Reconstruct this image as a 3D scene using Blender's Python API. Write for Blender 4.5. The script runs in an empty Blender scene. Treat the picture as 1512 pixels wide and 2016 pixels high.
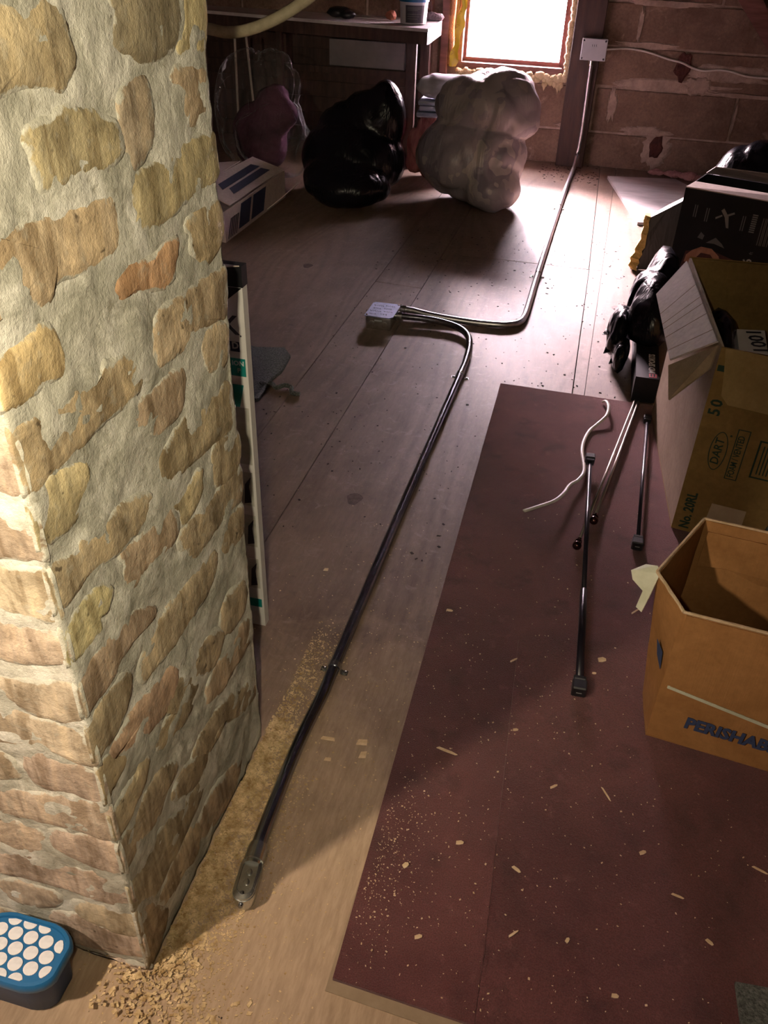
import bpy, bmesh, math, random
from mathutils import Vector, noise
random.seed(7)
SC = bpy.context.scene
C = SC.collection

# ------------------------------------------------------------------ camera
cam_d = bpy.data.cameras.new('camera')
cam = bpy.data.objects.new('camera', cam_d)
C.objects.link(cam)
cam_d.sensor_fit = 'VERTICAL'
cam_d.sensor_height = 24.0
cam_d.sensor_width = 24.0
cam_d.lens = 24.0 * 1676 / 2016
cam_d.clip_start = 0.02
PITCH, YAW, ROLL = math.radians(35.47), math.radians(-13.28), math.radians(-2.10)
_f = Vector((math.sin(YAW) * math.cos(PITCH), math.cos(YAW) * math.cos(PITCH), -math.sin(PITCH)))
_r = Vector((math.cos(YAW), -math.sin(YAW), 0))
_d = _f.cross(_r)
_r2 = _r * math.cos(ROLL) + _d * math.sin(ROLL)
_d2 = -_r * math.sin(ROLL) + _d * math.cos(ROLL)
from mathutils import Matrix
_m = Matrix((_r2, -_d2, -_f)).transposed()
cam.rotation_euler = _m.to_euler()
cam.location = (0, 0, 1.4)
SC.camera = cam

# ------------------------------------------------------------------ sky, lamps, exposure
w = bpy.data.worlds.new('sky')
SC.world = w
w.use_nodes = True
bg = w.node_tree.nodes['Background']
bg.inputs[0].default_value = (1.0, 0.80, 0.90, 1)      # overcast daylight
bg.inputs[1].default_value = 98.0
SC.view_settings.view_transform = 'Standard'
SC.view_settings.look = 'None'
SC.view_settings.exposure = 0.0
SC.view_settings.gamma = 1.0
SC.view_settings.use_curve_mapping = False

def lamp(name, kind, loc, energy, color, size=0.02, rot=None):
    d = bpy.data.lights.new(name, kind)
    d.energy = energy
    d.color = color
    if kind == 'POINT':
        d.shadow_soft_size = size
    if kind == 'SUN':
        d.angle = size
    o = bpy.data.objects.new(name, d)
    o.location = loc
    if rot: o.rotation_euler = rot
    C.objects.link(o)
    return o
# torch held beside the camera
tl = lamp('torch_light', 'SPOT', (-0.075, 0.0, 1.42), 62.0, (1.0, 0.86, 0.60), 0.012, Vector((-.52, 1.02, -.54)).to_track_quat('-Z', 'Y').to_euler())
tl.data.spot_size = math.radians(94)
tl.data.spot_blend = 1.0
tl.data.shadow_soft_size = .012
# bulb hanging left of the chimney, outside the view
lamp('bulb_light', 'POINT', (-1.04, -0.18, 1.55), 92.0, (1.0, 0.79, 0.60), 0.035)
# hazy sun through the gable window
s = lamp('hazy_sun', 'SUN', (0, 9, 6), 165.0, (1.0, 0.74, 0.80), math.radians(30))
s.rotation_euler = Vector((0.72, -1.55, -0.78)).to_track_quat('-Z', 'Y').to_euler()

# ------------------------------------------------------------------ materials
def N(nt, t, **kw):
    n = nt.nodes.new(t)
    for k, v in kw.items(): setattr(n, k, v)
    return n
def base_mat(name, col=(.5, .5, .5), rough=.6, metal=0.0, spec=0.5):
    m = bpy.data.materials.new(name)
    m.use_nodes = True
    b = m.node_tree.nodes['Principled BSDF']
    b.inputs['Base Color'].default_value = (*col, 1)
    b.inputs['Roughness'].default_value = rough
    b.inputs['Metallic'].default_value = metal
    b.inputs['Specular IOR Level'].default_value = spec
    return m, m.node_tree, b
def coords(nt, scale=(1, 1, 1), rot=(0, 0, 0), loc=(0, 0, 0), kind='Object'):
    tc = N(nt, 'ShaderNodeTexCoord')
    mp = N(nt, 'ShaderNodeMapping')
    mp.inputs['Scale'].default_value = scale
    mp.inputs['Rotation'].default_value = rot
    mp.inputs['Location'].default_value = loc
    nt.links.new(tc.outputs[kind], mp.inputs[0])
    return mp.outputs[0]
def noise_tex(nt, vec, scale, detail=4, rough=.6, dist=0):
    n = N(nt, 'ShaderNodeTexNoise')
    n.inputs['Scale'].default_value = scale
    n.inputs['Detail'].default_value = detail
    n.inputs['Roughness'].default_value = rough
    n.inputs['Distortion'].default_value = dist
    if vec is not None: nt.links.new(vec, n.inputs['Vector'])
    return n.outputs[0]
def ramp(nt, fac, stops):
    r = N(nt, 'ShaderNodeValToRGB')
    e = r.color_ramp.elements
    while len(e) < len(stops): e.new(0.5)
    for i, (p, c) in enumerate(stops):
        e[i].position = p
        e[i].color = (*c, 1) if len(c) == 3 else c
    nt.links.new(fac, r.inputs[0])
    return r.outputs[0]
def mix(nt, fac, a, b, mode='MIX'):
    m = N(nt, 'ShaderNodeMix', data_type='RGBA', blend_type=mode)
    for sock, v in ((m.inputs[0], fac), (m.inputs[6], a), (m.inputs[7], b)):
        if isinstance(v, (int, float)): sock.default_value = v
        elif isinstance(v, tuple): sock.default_value = (*v, 1)
        else: nt.links.new(v, sock)
    return m.outputs[2]
def bump(nt, b, h, strength=.3, dist=.01):
    n = N(nt, 'ShaderNodeBump')
    n.inputs['Strength'].default_value = strength
    n.inputs['Distance'].default_value = dist
    nt.links.new(h, n.inputs['Height'])
    nt.links.new(n.outputs[0], b.inputs['Normal'])
def noisy(name, c1, c2, scale=8, rough=.7, stretch=(1, 1, 1), bstr=.2, bdist=.004, bscale=None, metal=0, spec=.5, lo=.35, hi=.65, detail=5):
    m, nt, b = base_mat(name, c1, rough, metal, spec)
    v = coords(nt, stretch)
    n = noise_tex(nt, v, scale, detail)
    nt.links.new(ramp(nt, n, [(lo, c1), (hi, c2)]), b.inputs['Base Color'])
    n2 = noise_tex(nt, v, bscale or scale * 4, 5)
    if bstr: bump(nt, b, n2, bstr, bdist)
    return m

M = {}
# brick: colour of each brick comes from its object colour
m, nt, b = base_mat('brick', rough=.9, spec=.2)
oi = N(nt, 'ShaderNodeObjectInfo')
v = coords(nt)
ad = N(nt, 'ShaderNodeVectorMath', operation='ADD')
nt.links.new(v, ad.inputs[0])
cx = N(nt, 'ShaderNodeCombineXYZ')
mu = N(nt, 'ShaderNodeMath', operation='MULTIPLY'); mu.inputs[1].default_value = 13.0
nt.links.new(oi.outputs['Random'], mu.inputs[0]); nt.links.new(mu.outputs[0], cx.inputs[0])
nt.links.new(cx.outputs[0], ad.inputs[1])
n1 = noise_tex(nt, ad.outputs[0], 16, 6, .65, .6)
n2 = noise_tex(nt, ad.outputs[0], 120, 5, .7)
n3 = noise_tex(nt, ad.outputs[0], 60, 2, .5)
c = mix(nt, ramp(nt, n1, [(.38, (0, 0, 0)), (.62, (1, 1, 1))]), (.68, .66, .64), (1.27, 1.27, 1.29))
stv = N(nt, 'ShaderNodeMapping'); stv.inputs['Scale'].default_value = (38, 38, 5); nt.links.new(ad.outputs[0], stv.inputs[0])
n5 = noise_tex(nt, stv.outputs[0], 1, 4, .6, .4)
c = mix(nt, 1.0, c, ramp(nt, n5, [(.38, (.66, .62, .56)), (.50, (1, 1, 1)), (.63, (1.25, 1.22, 1.15))]), 'MULTIPLY')
c = mix(nt, 1.0, c, oi.outputs['Color'], 'MULTIPLY')
c = mix(nt, ramp(nt, n3, [(.60, (0, 0, 0)), (.72, (.35, .35, .35))]), c, (.40, .38, .31))
c = mix(nt, ramp(nt, n3, [(.24, (.8, .8, .8)), (.31, (0, 0, 0))]), c, (.07, .05, .03))
at = N(nt, 'ShaderNodeAttribute', attribute_name='rim')
n4 = noise_tex(nt, ad.outputs[0], 22, 5, .65, .5)
sm = N(nt, 'ShaderNodeMath', operation='MULTIPLY_ADD')
nt.links.new(at.outputs['Fac'], sm.inputs[0]); sm.inputs[1].default_value = .36; nt.links.new(n4, sm.inputs[2])
nm = noise_tex(nt, ad.outputs[0], 40, 5, .7)
c = mix(nt, ramp(nt, sm.outputs[0], [(.735, (0, 0, 0)), (.80, (.95, .95, .95))]), c, ramp(nt, nm, [(.3, (.40, .385, .315)), (.65, (.58, .565, .49))]))
nt.links.new(c, b.inputs['Base Color'])
ma = N(nt, 'ShaderNodeMath', operation='ADD')
nt.links.new(n1, ma.inputs[0]); nt.links.new(n2, ma.inputs[1])
bump(nt, b, ma.outputs[0], .45, .006)
M['brick'] = m
# mortar
m, nt, b = base_mat('mortar', rough=.95, spec=.15)
v = coords(nt)
n1 = noise_tex(nt, v, 11, 6, .7, .8); n2 = noise_tex(nt, v, 70, 6, .75); n3 = noise_tex(nt, v, 30, 5, .7, .5)
c = ramp(nt, n1, [(.34, (.30, .29, .235)), (.5, (.49, .475, .405)), (.64, (.70, .68, .61))])
c = mix(nt, ramp(nt, n3, [(.30, (.8, .8, .8)), (.42, (0, 0, 0))]), c, (.27, .25, .19))
c = mix(nt, ramp(nt, n3, [(.62, (0, 0, 0)), (.74, (.8, .8, .8))]), c, (.68, .65, .58))
nt.links.new(c, b.inputs['Base Color'])
ma = N(nt, 'ShaderNodeMath', operation='ADD')
nt.links.new(n2, ma.inputs[0]); nt.links.new(n3, ma.inputs[1])
bump(nt, b, ma.outputs[0], .45, .009)
M['mortar'] = m
# plywood
def plywood(name, dark, mid, light, rough=.5):
    m, nt, b = base_mat(name, rough=rough, spec=.35)
    oi = N(nt, 'ShaderNodeObjectInfo')
    v = coords(nt)
    ad = N(nt, 'ShaderNodeVectorMath', operation='ADD'); cx = N(nt, 'ShaderNodeCombineXYZ')
    mu = N(nt, 'ShaderNodeMath', operation='MULTIPLY'); mu.inputs[1].default_value = 9.0
    nt.links.new(oi.outputs['Random'], mu.inputs[0]); nt.links.new(mu.outputs[0], cx.inputs[1]); nt.links.new(mu.outputs[0], cx.inputs[0])
    nt.links.new(v, ad.inputs[0]); nt.links.new(cx.outputs[0], ad.inputs[1])
    st = N(nt, 'ShaderNodeMapping'); st.inputs['Scale'].default_value = (1, .16, 1)
    nt.links.new(ad.outputs[0], st.inputs[0])
    gn = noise_tex(nt, st.outputs[0], 2.6, 2.0, .45, .35)
    gm = N(nt, 'ShaderNodeMath', operation='MULTIPLY'); gm.inputs[1].default_value = 95.0; nt.links.new(gn, gm.inputs[0])
    gs = N(nt, 'ShaderNodeMath', operation='SINE'); nt.links.new(gm.outputs[0], gs.inputs[0])
    ga = N(nt, 'ShaderNodeMath', operation='MULTIPLY_ADD'); ga.inputs[1].default_value = .5; ga.inputs[2].default_value = .5; nt.links.new(gs.outputs[0], ga.inputs[0])
    fine = noise_tex(nt, st.outputs[0], 120, 4, .7)
    blot = noise_tex(nt, ad.outputs[0], 2.2, 5, .6, .5)
    spot = noise_tex(nt, ad.outputs[0], 14, 3, .6)
    c = ramp(nt, ga.outputs[0], [(.0, mid), (.35, tuple(.5 * (p + q) for p, q in zip(mid, light))), (1, light)])
    c = mix(nt, .35, c, ramp(nt, fine, [(.3, dark), (.62, light)]))
    c = mix(nt, ramp(nt, blot, [(.38, (.7, .7, .7)), (.62, (0, 0, 0))]), c, mix(nt, 1.0, c, (.72, .68, .66), 'MULTIPLY'))
    c = mix(nt, ramp(nt, spot, [(.22, (.85, .85, .85)), (.29, (0, 0, 0))]), c, (.07, .05, .045))
    scf = noise_tex(nt, ad.outputs[0], 24, 7, .75, .8)
    c = mix(nt, ramp(nt, scf, [(.55, (0, 0, 0)), (.70, (.40, .40, .40))]), c, (.36, .28, .24))
    c = mix(nt, ramp(nt, scf, [(.30, (.45, .45, .45)), (.43, (0, 0, 0))]), c, (.085, .058, .046))
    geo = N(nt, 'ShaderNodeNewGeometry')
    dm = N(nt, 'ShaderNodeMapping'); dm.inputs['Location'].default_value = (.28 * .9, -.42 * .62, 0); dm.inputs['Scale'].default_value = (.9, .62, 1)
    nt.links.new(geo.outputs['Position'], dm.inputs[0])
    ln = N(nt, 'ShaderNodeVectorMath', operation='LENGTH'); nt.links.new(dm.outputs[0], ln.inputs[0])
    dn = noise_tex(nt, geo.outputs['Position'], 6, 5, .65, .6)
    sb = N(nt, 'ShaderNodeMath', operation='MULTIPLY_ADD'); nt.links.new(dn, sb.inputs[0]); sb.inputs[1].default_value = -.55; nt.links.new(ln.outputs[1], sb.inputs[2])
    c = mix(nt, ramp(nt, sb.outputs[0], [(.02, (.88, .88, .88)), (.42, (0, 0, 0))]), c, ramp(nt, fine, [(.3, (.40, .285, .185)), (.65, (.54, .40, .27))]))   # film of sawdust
    nt.links.new(c, b.inputs['Base Color'])
    bump(nt, b, fine, .15, .002)
    return m
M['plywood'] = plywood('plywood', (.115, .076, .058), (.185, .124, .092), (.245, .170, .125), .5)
M['gap'] = noisy('subfloor', (.02, .015, .012), (.04, .03, .022), 6)
# carpet
m, nt, b = base_mat('carpet', rough=1, spec=.05)
v = coords(nt)
n1 = noise_tex(nt, v, 3.5, 5, .6, .4); n2 = noise_tex(nt, v, 420, 3, .7); n3 = noise_tex(nt, v, 11, 3, .6)
c = ramp(nt, n1, [(.35, (.105, .033, .034)), (.68, (.172, .060, .058))])
c = mix(nt, ramp(nt, n3, [(.30, (.75, .75, .75)), (.46, (0, 0, 0))]), c, (.075, .026, .026))
n4 = noise_tex(nt, v, 26, 4, .65)
c = mix(nt, ramp(nt, n4, [(.60, (0, 0, 0)), (.75, (.35, .35, .35))]), c, (.28, .12, .11))
c = mix(nt, .5, c, mix(nt, 1.0, c, ramp(nt, n2, [(.3, (.35, .35, .35)), (.7, (1.7, 1.7, 1.7))]), 'MULTIPLY'))
nt.links.new(c, b.inputs['Base Color'])
bump(nt, b, n2, .8, .004)
b.inputs['Sheen Weight'].default_value = .25
M['carpet'] = m
M['underlay'] = noisy('carpet_backing', (.30, .22, .14), (.36, .27, .18), 30, .95)
M['grey_pile'] = noisy('grey_pile', (.10, .11, .10), (.24, .25, .23), 160, 1, bstr=1, bdist=.01, bscale=220, spec=.05)
# concrete blocks
def block_mat(name, a, c2):
    m, nt, b = base_mat(name, rough=.92, spec=.2)
    oi = N(nt, 'ShaderNodeObjectInfo')
    v = coords(nt, kind='Object')
    ad = N(nt, 'ShaderNodeVectorMath', operation='ADD'); cx = N(nt, 'ShaderNodeCombineXYZ')
    mu = N(nt, 'ShaderNodeMath', operation='MULTIPLY'); mu.inputs[1].default_value = 7.0
    nt.links.new(oi.outputs['Random'], mu.inputs[0]); nt.links.new(mu.outputs[0], cx.inputs[0])
    nt.links.new(v, ad.inputs[0]); nt.links.new(cx.outputs[0], ad.inputs[1])
    n1 = noise_tex(nt, ad.outputs[0], 5, 6, .65, .8); n2 = noise_tex(nt, ad.outputs[0], 70, 5, .75)
    n3 = noise_tex(nt, ad.outputs[0], 9, 5, .6, 1.2)
    c = ramp(nt, n1, [(.3, a), (.65, c2)])
    c = mix(nt, ramp(nt, n3, [(.62, (0, 0, 0)), (.74, (.6, .6, .6))]), c, (.46, .34, .27))
    c = mix(nt, .35, c, mix(nt, 1.0, c, ramp(nt, n2, [(.3, (.3, .3, .3)), (.7, (1.6, 1.6, 1.6))]), 'MULTIPLY'))
    nt.links.new(c, b.inputs['Base Color'])
    bump(nt, b, n2, .6, .006)
    return m
M['block'] = block_mat('concrete_block', (.16, .10, .072), (.27, .18, .13))
M['block_mortar'] = noisy('block_mortar', (.34, .25, .20), (.56, .43, .35), 14, .95, bstr=.6, bdist=.01, bscale=90)
M['dark_wood'] = noisy('dark_wood', (.035, .018, .014), (.075, .038, .028), 5, .7, (6, 6, .8), .3, .004)
M['red_wood'] = noisy('red_wood', (.14, .05, .04), (.24, .10, .08), 5, .55, (1, 8, 8), .2, .003)
M['roof_wood'] = noisy('roof_wood', (.03, .02, .016), (.06, .04, .03), 3, .85, (1, .2, 1), .3, .01)
M['desk_top'] = noisy('desk_laminate', (.55, .50, .50), (.68, .63, .63), 12, .35)
M['foam'] = noisy('spray_foam', (.62, .50, .28), (.78, .66, .42), 20, .8, bstr=.8, bdist=.02, bscale=30)
M['foam_pad'] = noisy('foam_yellow', (.55, .38, .10), (.72, .52, .18), 25, .9, bstr=.9, bdist=.01, bscale=60)
m, nt, b = base_mat('window_glass', (1, 1, 1), .02)
b.inputs['Transmission Weight'].default_value = 1; b.inputs['IOR'].default_value = 1.05
M['glass'] = m
M['steel'] = noisy('galvanised_steel', (.26, .275, .33), (.46, .48, .55), 60, .2, (1, .1, 1), .05, .001, metal=1)
M['steel_lit'] = noisy('window_lit_steel', (.55, .54, .57), (.72, .71, .74), 60, .34, (1, .1, 1), .05, .001, metal=1)  # lighter copy of the conduit steel, window light put into its colour
M['cable_pale'] = noisy('pale_cable', (.74, .68, .62), (.82, .76, .70), 20, .45, bstr=.05)
M['zinc'] = noisy('zinc_casting', (.50, .51, .49), (.68, .69, .67), 40, .25, bstr=.1, bdist=.001, metal=.95)
M['steel_cover'] = noisy('steel_cover', (.30, .34, .52), (.44, .48, .68), 20, .45, bstr=.05, metal=.6)
M['ink'] = base_mat('ink', (.02, .02, .035), .6)[0]
M['ink_blue'] = base_mat('ink_blue', (.035, .055, .13), .8)[0]
M['ink_green'] = base_mat('ink_green', (.012, .035, .022), .8)[0]
M['ink_white'] = base_mat('ink_white', (.55, .55, .55), .6)[0]
M['ink_grey'] = base_mat('ink_grey', (.20, .20, .20), .6)[0]
M['ink_red'] = base_mat('ink_red', (.30, .02, .03), .6)[0]
M['teal'] = base_mat('teal_print', (.005, .19, .17), .45)[0]
M['navy'] = base_mat('navy_print', (.012, .022, .06), .6)[0]
M['pvc'] = noisy('grey_pvc', (.40, .42, .45), (.46, .48, .51), 10, .45, bstr=.05)
M['white_cable'] = noisy('white_cable', (.46, .43, .37), (.56, .52, .46), 20, .45, bstr=.05)
M['tan_hose'] = noisy('tan_cable', (.40, .34, .22), (.52, .46, .31), 40, .6, bstr=.2)
def cardboard(name, a, c2, stripe=(60, 2, 2), sp=.15):
    m, nt, b = base_mat(name, rough=.85, spec=sp)
    v = coords(nt)
    n1 = noise_tex(nt, v, 7, 5, .6, .4); n3 = noise_tex(nt, v, 60, 4, .7)
    c = ramp(nt, n1, [(.3, a), (.7, c2)])
    c = mix(nt, .25, c, mix(nt, 1.0, c, ramp(nt, n3, [(.3, (.5, .5, .5)), (.7, (1.4, 1.4, 1.4))]), 'MULTIPLY'))
    nt.links.new(c, b.inputs['Base Color'])
    v2 = coords(nt, stripe)
    bump(nt, b, noise_tex(nt, v2, 6, 2, .5), .12, .003)
    return m
M['card_orange'] = cardboard('cardboard_orange', (.30, .145, .05), (.42, .215, .08))
M['card_tan'] = cardboard('cardboard_tan', (.20, .125, .042), (.27, .175, .062))
M['card_side'] = cardboard('cardboard_side', (.27, .19, .125), (.34, .25, .17), (2, 2, 60))
M['card_flap'] = cardboard('cardboard_flap', (.46, .385, .34), (.54, .46, .41), (2, 60, 2))
M['card_white'] = noisy('white_card', (.62, .60, .58), (.70, .68, .66), 10, .5, bstr=.03)
M['card_edge'] = noisy('torn_card_edge', (.45, .32, .18), (.58, .44, .28), 60, .9)
M['paper'] = noisy('paper_label', (.40, .30, .20), (.46, .36, .25), 15, .7, bstr=.05)
M['tape'] = noisy('masking_tape', (.50, .52, .38), (.60, .62, .48), 30, .6, bstr=.2)
M['black_card'] = noisy('black_print_card', (.006, .006, .008), (.012, .012, .014), 6, .5, bstr=.03, spec=.2)
M['black_plastic'] = noisy('black_plastic', (.010, .010, .012), (.016, .016, .02), 20, .4, bstr=.05)
M['rod_black'] = base_mat('black_enamel', (.014, .013, .022), .3, 0, .5)[0]
M['rod_nickel'] = base_mat('brushed_nickel', (.62, .57, .50), .30, 1)[0]
M['bronze'] = base_mat('bronze_finial', (.10, .05, .045), .15, 1)[0]
M['pan_grey'] = noisy('grey_board', (.42, .38, .38), (.60, .55, .55), 5, .5, (1, 3, 1), .05)
M['insulation'] = noisy('pink_insulation', (.45, .20, .20), (.60, .32, .30), 30, 1, bstr=1, bdist=.02, bscale=60)
M['print_dim'] = base_mat('print_dim', (.11, .11, .115), .6)[0]
M['chip'] = noisy('wood_chip', (.62, .44, .24), (.82, .66, .44), 40, .8, bstr=.1)
M['chip2'] = noisy('sawdust', (.36, .23, .09), (.80, .62, .36), 55, .9, bstr=.1)
M['debris'] = noisy('dark_debris', (.02, .015, .012), (.06, .04, .03), 30, .9)
M['lid_blue'] = noisy('blue_plastic', (.012, .12, .30), (.018, .15, .36), 10, .35, bstr=.03)
M['pad_white'] = noisy('white_pad', (.62, .62, .66), (.80, .80, .84), 30, .7, bstr=.1, lo=.3, hi=.5)
M['tub_clear'] = noisy('tub_plastic', (.015, .045, .13), (.025, .065, .17), 8, .45, bstr=.02, spec=.3)
M['tub_white'] = noisy('tub_white', (.72, .72, .78), (.78, .78, .84), 8, .4, bstr=.02)
M['pillow'] = noisy('pillow_cotton', (.70, .66, .74), (.80, .76, .84), 9, .9, bstr=.3, bdist=.01, bscale=24)
M['cloth_blue'] = noisy('striped_cloth', (.22, .26, .42), (.62, .64, .74), 3, .9, (1, 1, 14), .3, .01)
M['cloth_pink'] = noisy('pink_cloth', (.30, .08, .08), (.48, .20, .18), 6, .9, (5, 1, 1), .3, .02)
M['panel_dark'] = noisy('dim_panel', (.15, .14, .14), (.20, .19, .19), 8, .7)
M['cloth_plum'] = noisy('plum_cloth', (.055, .015, .03), (.12, .04, .075), 6, .9, bstr=.4, bdist=.02)
def crinkle(name, col, rough, scale=9, strength=.5, dist=.03, stretch=(1, 1, .35), trans=0, contents=None, alpha=None):
    m, nt, b = base_mat(name, col, rough, 0, .6)
    v = coords(nt, stretch)
    n1 = noise_tex(nt, v, scale, 3, .5, 1.5)
    r = N(nt, 'ShaderNodeMath', operation='SUBTRACT'); r.inputs[1].default_value = .5; nt.links.new(n1, r.inputs[0])
    a = N(nt, 'ShaderNodeMath', operation='ABSOLUTE'); nt.links.new(r.outputs[0], a.inputs[0])
    bump(nt, b, a.outputs[0], strength, dist)
    if contents:
        v2 = coords(nt)
        vo = N(nt, 'ShaderNodeTexVoronoi'); vo.inputs['Scale'].default_value = 6.5
        nz = noise_tex(nt, v2, 4, 3, .5)
        ad = N(nt, 'ShaderNodeVectorMath', operation='ADD'); nt.links.new(v2, ad.inputs[0])
        cxx = N(nt, 'ShaderNodeCombineXYZ')
        for i in range(3): nt.links.new(nz, cxx.inputs[i])
        nt.links.new(cxx.outputs[0], ad.inputs[1]); nt.links.new(ad.outputs[0], vo.inputs['Vector'])
        sp = N(nt, 'ShaderNodeSeparateColor'); nt.links.new(vo.outputs['Color'], sp.inputs[0])
        nt.links.new(ramp(nt, sp.outputs[0], contents), b.inputs['Base Color'])
    if trans:
        b.inputs['Transmission Weight'].default_value = trans
        b.inputs['IOR'].default_value = 1.2
    if alpha is not None: b.inputs['Alpha'].default_value = alpha
    return m
M['bag_black'] = crinkle('black_bag_film', (.005, .005, .008), .26, 8, .5, .03)
M['bag_black'].node_tree.nodes['Principled BSDF'].inputs['Specular IOR Level'].default_value = .28
M['bag_grey'] = crinkle('grey_film', (.07, .065, .06), .4, 10, .3, .02)
M['bag_white'] = crinkle('white_bag_film', (.55, .5, .5), .38, 7, .5, .03,
    contents=[(.0, (.30, .26, .31)), (.3, (.40, .36, .39)), (.5, (.52, .46, .45)), (.75, (.38, .33, .38)), (1, (.62, .56, .52))])
m, nt, b = base_mat('clear_film', (.8, .8, .82), .05, 0, .8)
v = coords(nt, (1, 1, .3))
n1 = noise_tex(nt, v, 9, 2, .5, 2.5)
bump(nt, b, n1, 1.0, .06)
lw = N(nt, 'ShaderNodeLayerWeight'); lw.inputs[0].default_value = .35
nt.links.new(ramp(nt, lw.outputs['Facing'], [(.35, (.03, .03, .03)), (.97, (.65, .65, .65))]), b.inputs['Alpha'])
M['bag_clear'] = m

# ------------------------------------------------------------------ builders
def worldloc(o):
    p = Vector((0, 0, 0))
    while o:
        p += o.location; o = o.parent
    return p
def tag(o, label=None, cat=None, group=None, kind=None):
    if label: o['label'] = label
    if cat: o['category'] = cat
    if group: o['group'] = group
    if kind: o['kind'] = kind
    return o
def thing(name, loc, label, cat, group=None):
    o = bpy.data.objects.new(name, None)
    o.empty_display_size = .05
    o.location = loc
    C.objects.link(o)
    return tag(o, label, cat, group)
def obj(name, geo, mat, parent=None, smooth=False, loc=None):
    V, F = geo
    V = [Vector(p) for p in V]
    if loc is None:
        n = len(V)
        loc = Vector((sum(p.x for p in V) / n, sum(p.y for p in V) / n, min(p.z for p in V)))
    loc = Vector(loc)
    me = bpy.data.meshes.new(name)
    me.from_pydata([p - loc for p in V], [], F)
    bm = bmesh.new(); bm.from_mesh(me)
    bmesh.ops.recalc_face_normals(bm, faces=bm.faces)
    bm.to_mesh(me); bm.free()
    if isinstance(mat, str): mat = M[mat]
    me.materials.append(mat)
    if smooth:
        me.polygons.foreach_set('use_smooth', [True] * len(me.polygons))
        if smooth != 'all':
            me.set_sharp_from_angle(angle=math.radians(smooth if smooth is not True else 40))
    o = bpy.data.objects.new(name, me)
    o.location = loc - (worldloc(parent) if parent else Vector((0, 0, 0)))
    if parent: o.parent = parent
    C.objects.link(o)
    return o
def join(*gs):
    V, F = [], []
    for v, f in gs:
        k = len(V); V += list(v); F += [[i + k for i in q] for q in f]
    return V, F
def hexa(p):        # eight corners, bottom ring then top ring
    return [Vector(q) for q in p], [[3, 2, 1, 0], [4, 5, 6, 7], [0, 1, 5, 4], [1, 2, 6, 5], [2, 3, 7, 6], [3, 0, 4, 7]]
def box(c, s, rz=0.0, bevel=0.0, rx=0.0, ry=0.0, seg=1):
    bm = bmesh.new()
    bmesh.ops.create_cube(bm, size=1)
    for q in bm.verts: q.co = Vector((q.co.x * s[0], q.co.y * s[1], q.co.z * s[2]))
    if bevel: bmesh.ops.bevel(bm, geom=list(bm.edges), offset=bevel, segments=seg, affect='EDGES', profile=.6)
    mt = Matrix.Translation(c) @ Matrix.Rotation(rz, 4, 'Z') @ Matrix.Rotation(ry, 4, 'Y') @ Matrix.Rotation(rx, 4, 'X')
    V = [mt @ q.co for q in bm.verts]
    bm.verts.index_update()
    F = [[q.index for q in f.verts] for f in bm.faces]
    bm.free()
    return V, F
def bx(x0, x1, y0, y1, z0, z1, bevel=0.0):
    return box(((x0 + x1) / 2, (y0 + y1) / 2, (z0 + z1) / 2), (x1 - x0, y1 - y0, z1 - z0), 0, bevel)
def prism(poly, z0, z1):
    n = len(poly)
    V = [Vector((p[0], p[1], z0)) for p in poly] + [Vector((p[0], p[1], z1)) for p in poly]
    return V, [list(range(n - 1, -1, -1)), list(range(n, 2 * n))] + [[i, (i + 1) % n, n + (i + 1) % n, n + i] for i in range(n)]
def sheet(P, t):    # thin solid from a planar-ish polygon with thickness t along its normal
    P = [Vector(p) for p in P]
    nrm = Vector((0, 0, 0))
    for i in range(len(P)): nrm += P[i].cross(P[(i + 1) % len(P)])
    nrm.normalize()
    n = len(P)
    V = [p - nrm * t / 2 for p in P] + [p + nrm * t / 2 for p in P]
    return V, [list(range(n - 1, -1, -1)), list(range(n, 2 * n))] + [[i, (i + 1) % n, n + (i + 1) % n, n + i] for i in range(n)]
def smooth_path(P, k=6):
    P = [Vector(p) for p in P]
    out = []
    for i in range(len(P) - 1):
        p0 = P[max(i - 1, 0)]; p1 = P[i]; p2 = P[i + 1]; p3 = P[min(i + 2, len(P) - 1)]
        for j in range(k):
            t = j / k
            out.append(.5 * ((2 * p1) + (p2 - p0) * t + (2 * p0 - 5 * p1 + 4 * p2 - p3) * t * t + (3 * p1 - p0 - 3 * p2 + p3) * t ** 3))
    out.append(P[-1])
    return out
def tube(P, r, n=10, flat=1.0, rads=None):
    P = [Vector(p) for p in P]
    V, F = [], []
    up = Vector((0, 0, 1))
    for i, p in enumerate(P):
        d = (P[min(i + 1, len(P) - 1)] - P[max(i - 1, 0)]).normalized()
        u = up if abs(d.z) < .95 else Vector((0, 1, 0))
        s = d.cross(u).normalized(); t = s.cross(d).normalized()
        rr = rads[i] if rads else r
        for j in range(n):
            a = 2 * math.pi * j / n
            V.append(p + s * math.cos(a) * rr + t * math.sin(a) * rr * flat)
    for i in range(len(P) - 1):
        for j in range(n):
            F.append([i * n + j, i * n + (j + 1) % n, (i + 1) * n + (j + 1) % n, (i + 1) * n + j])
    F.append(list(range(n - 1, -1, -1))); k = (len(P) - 1) * n
    F.append(list(range(k, k + n)))
    return V, F
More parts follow.
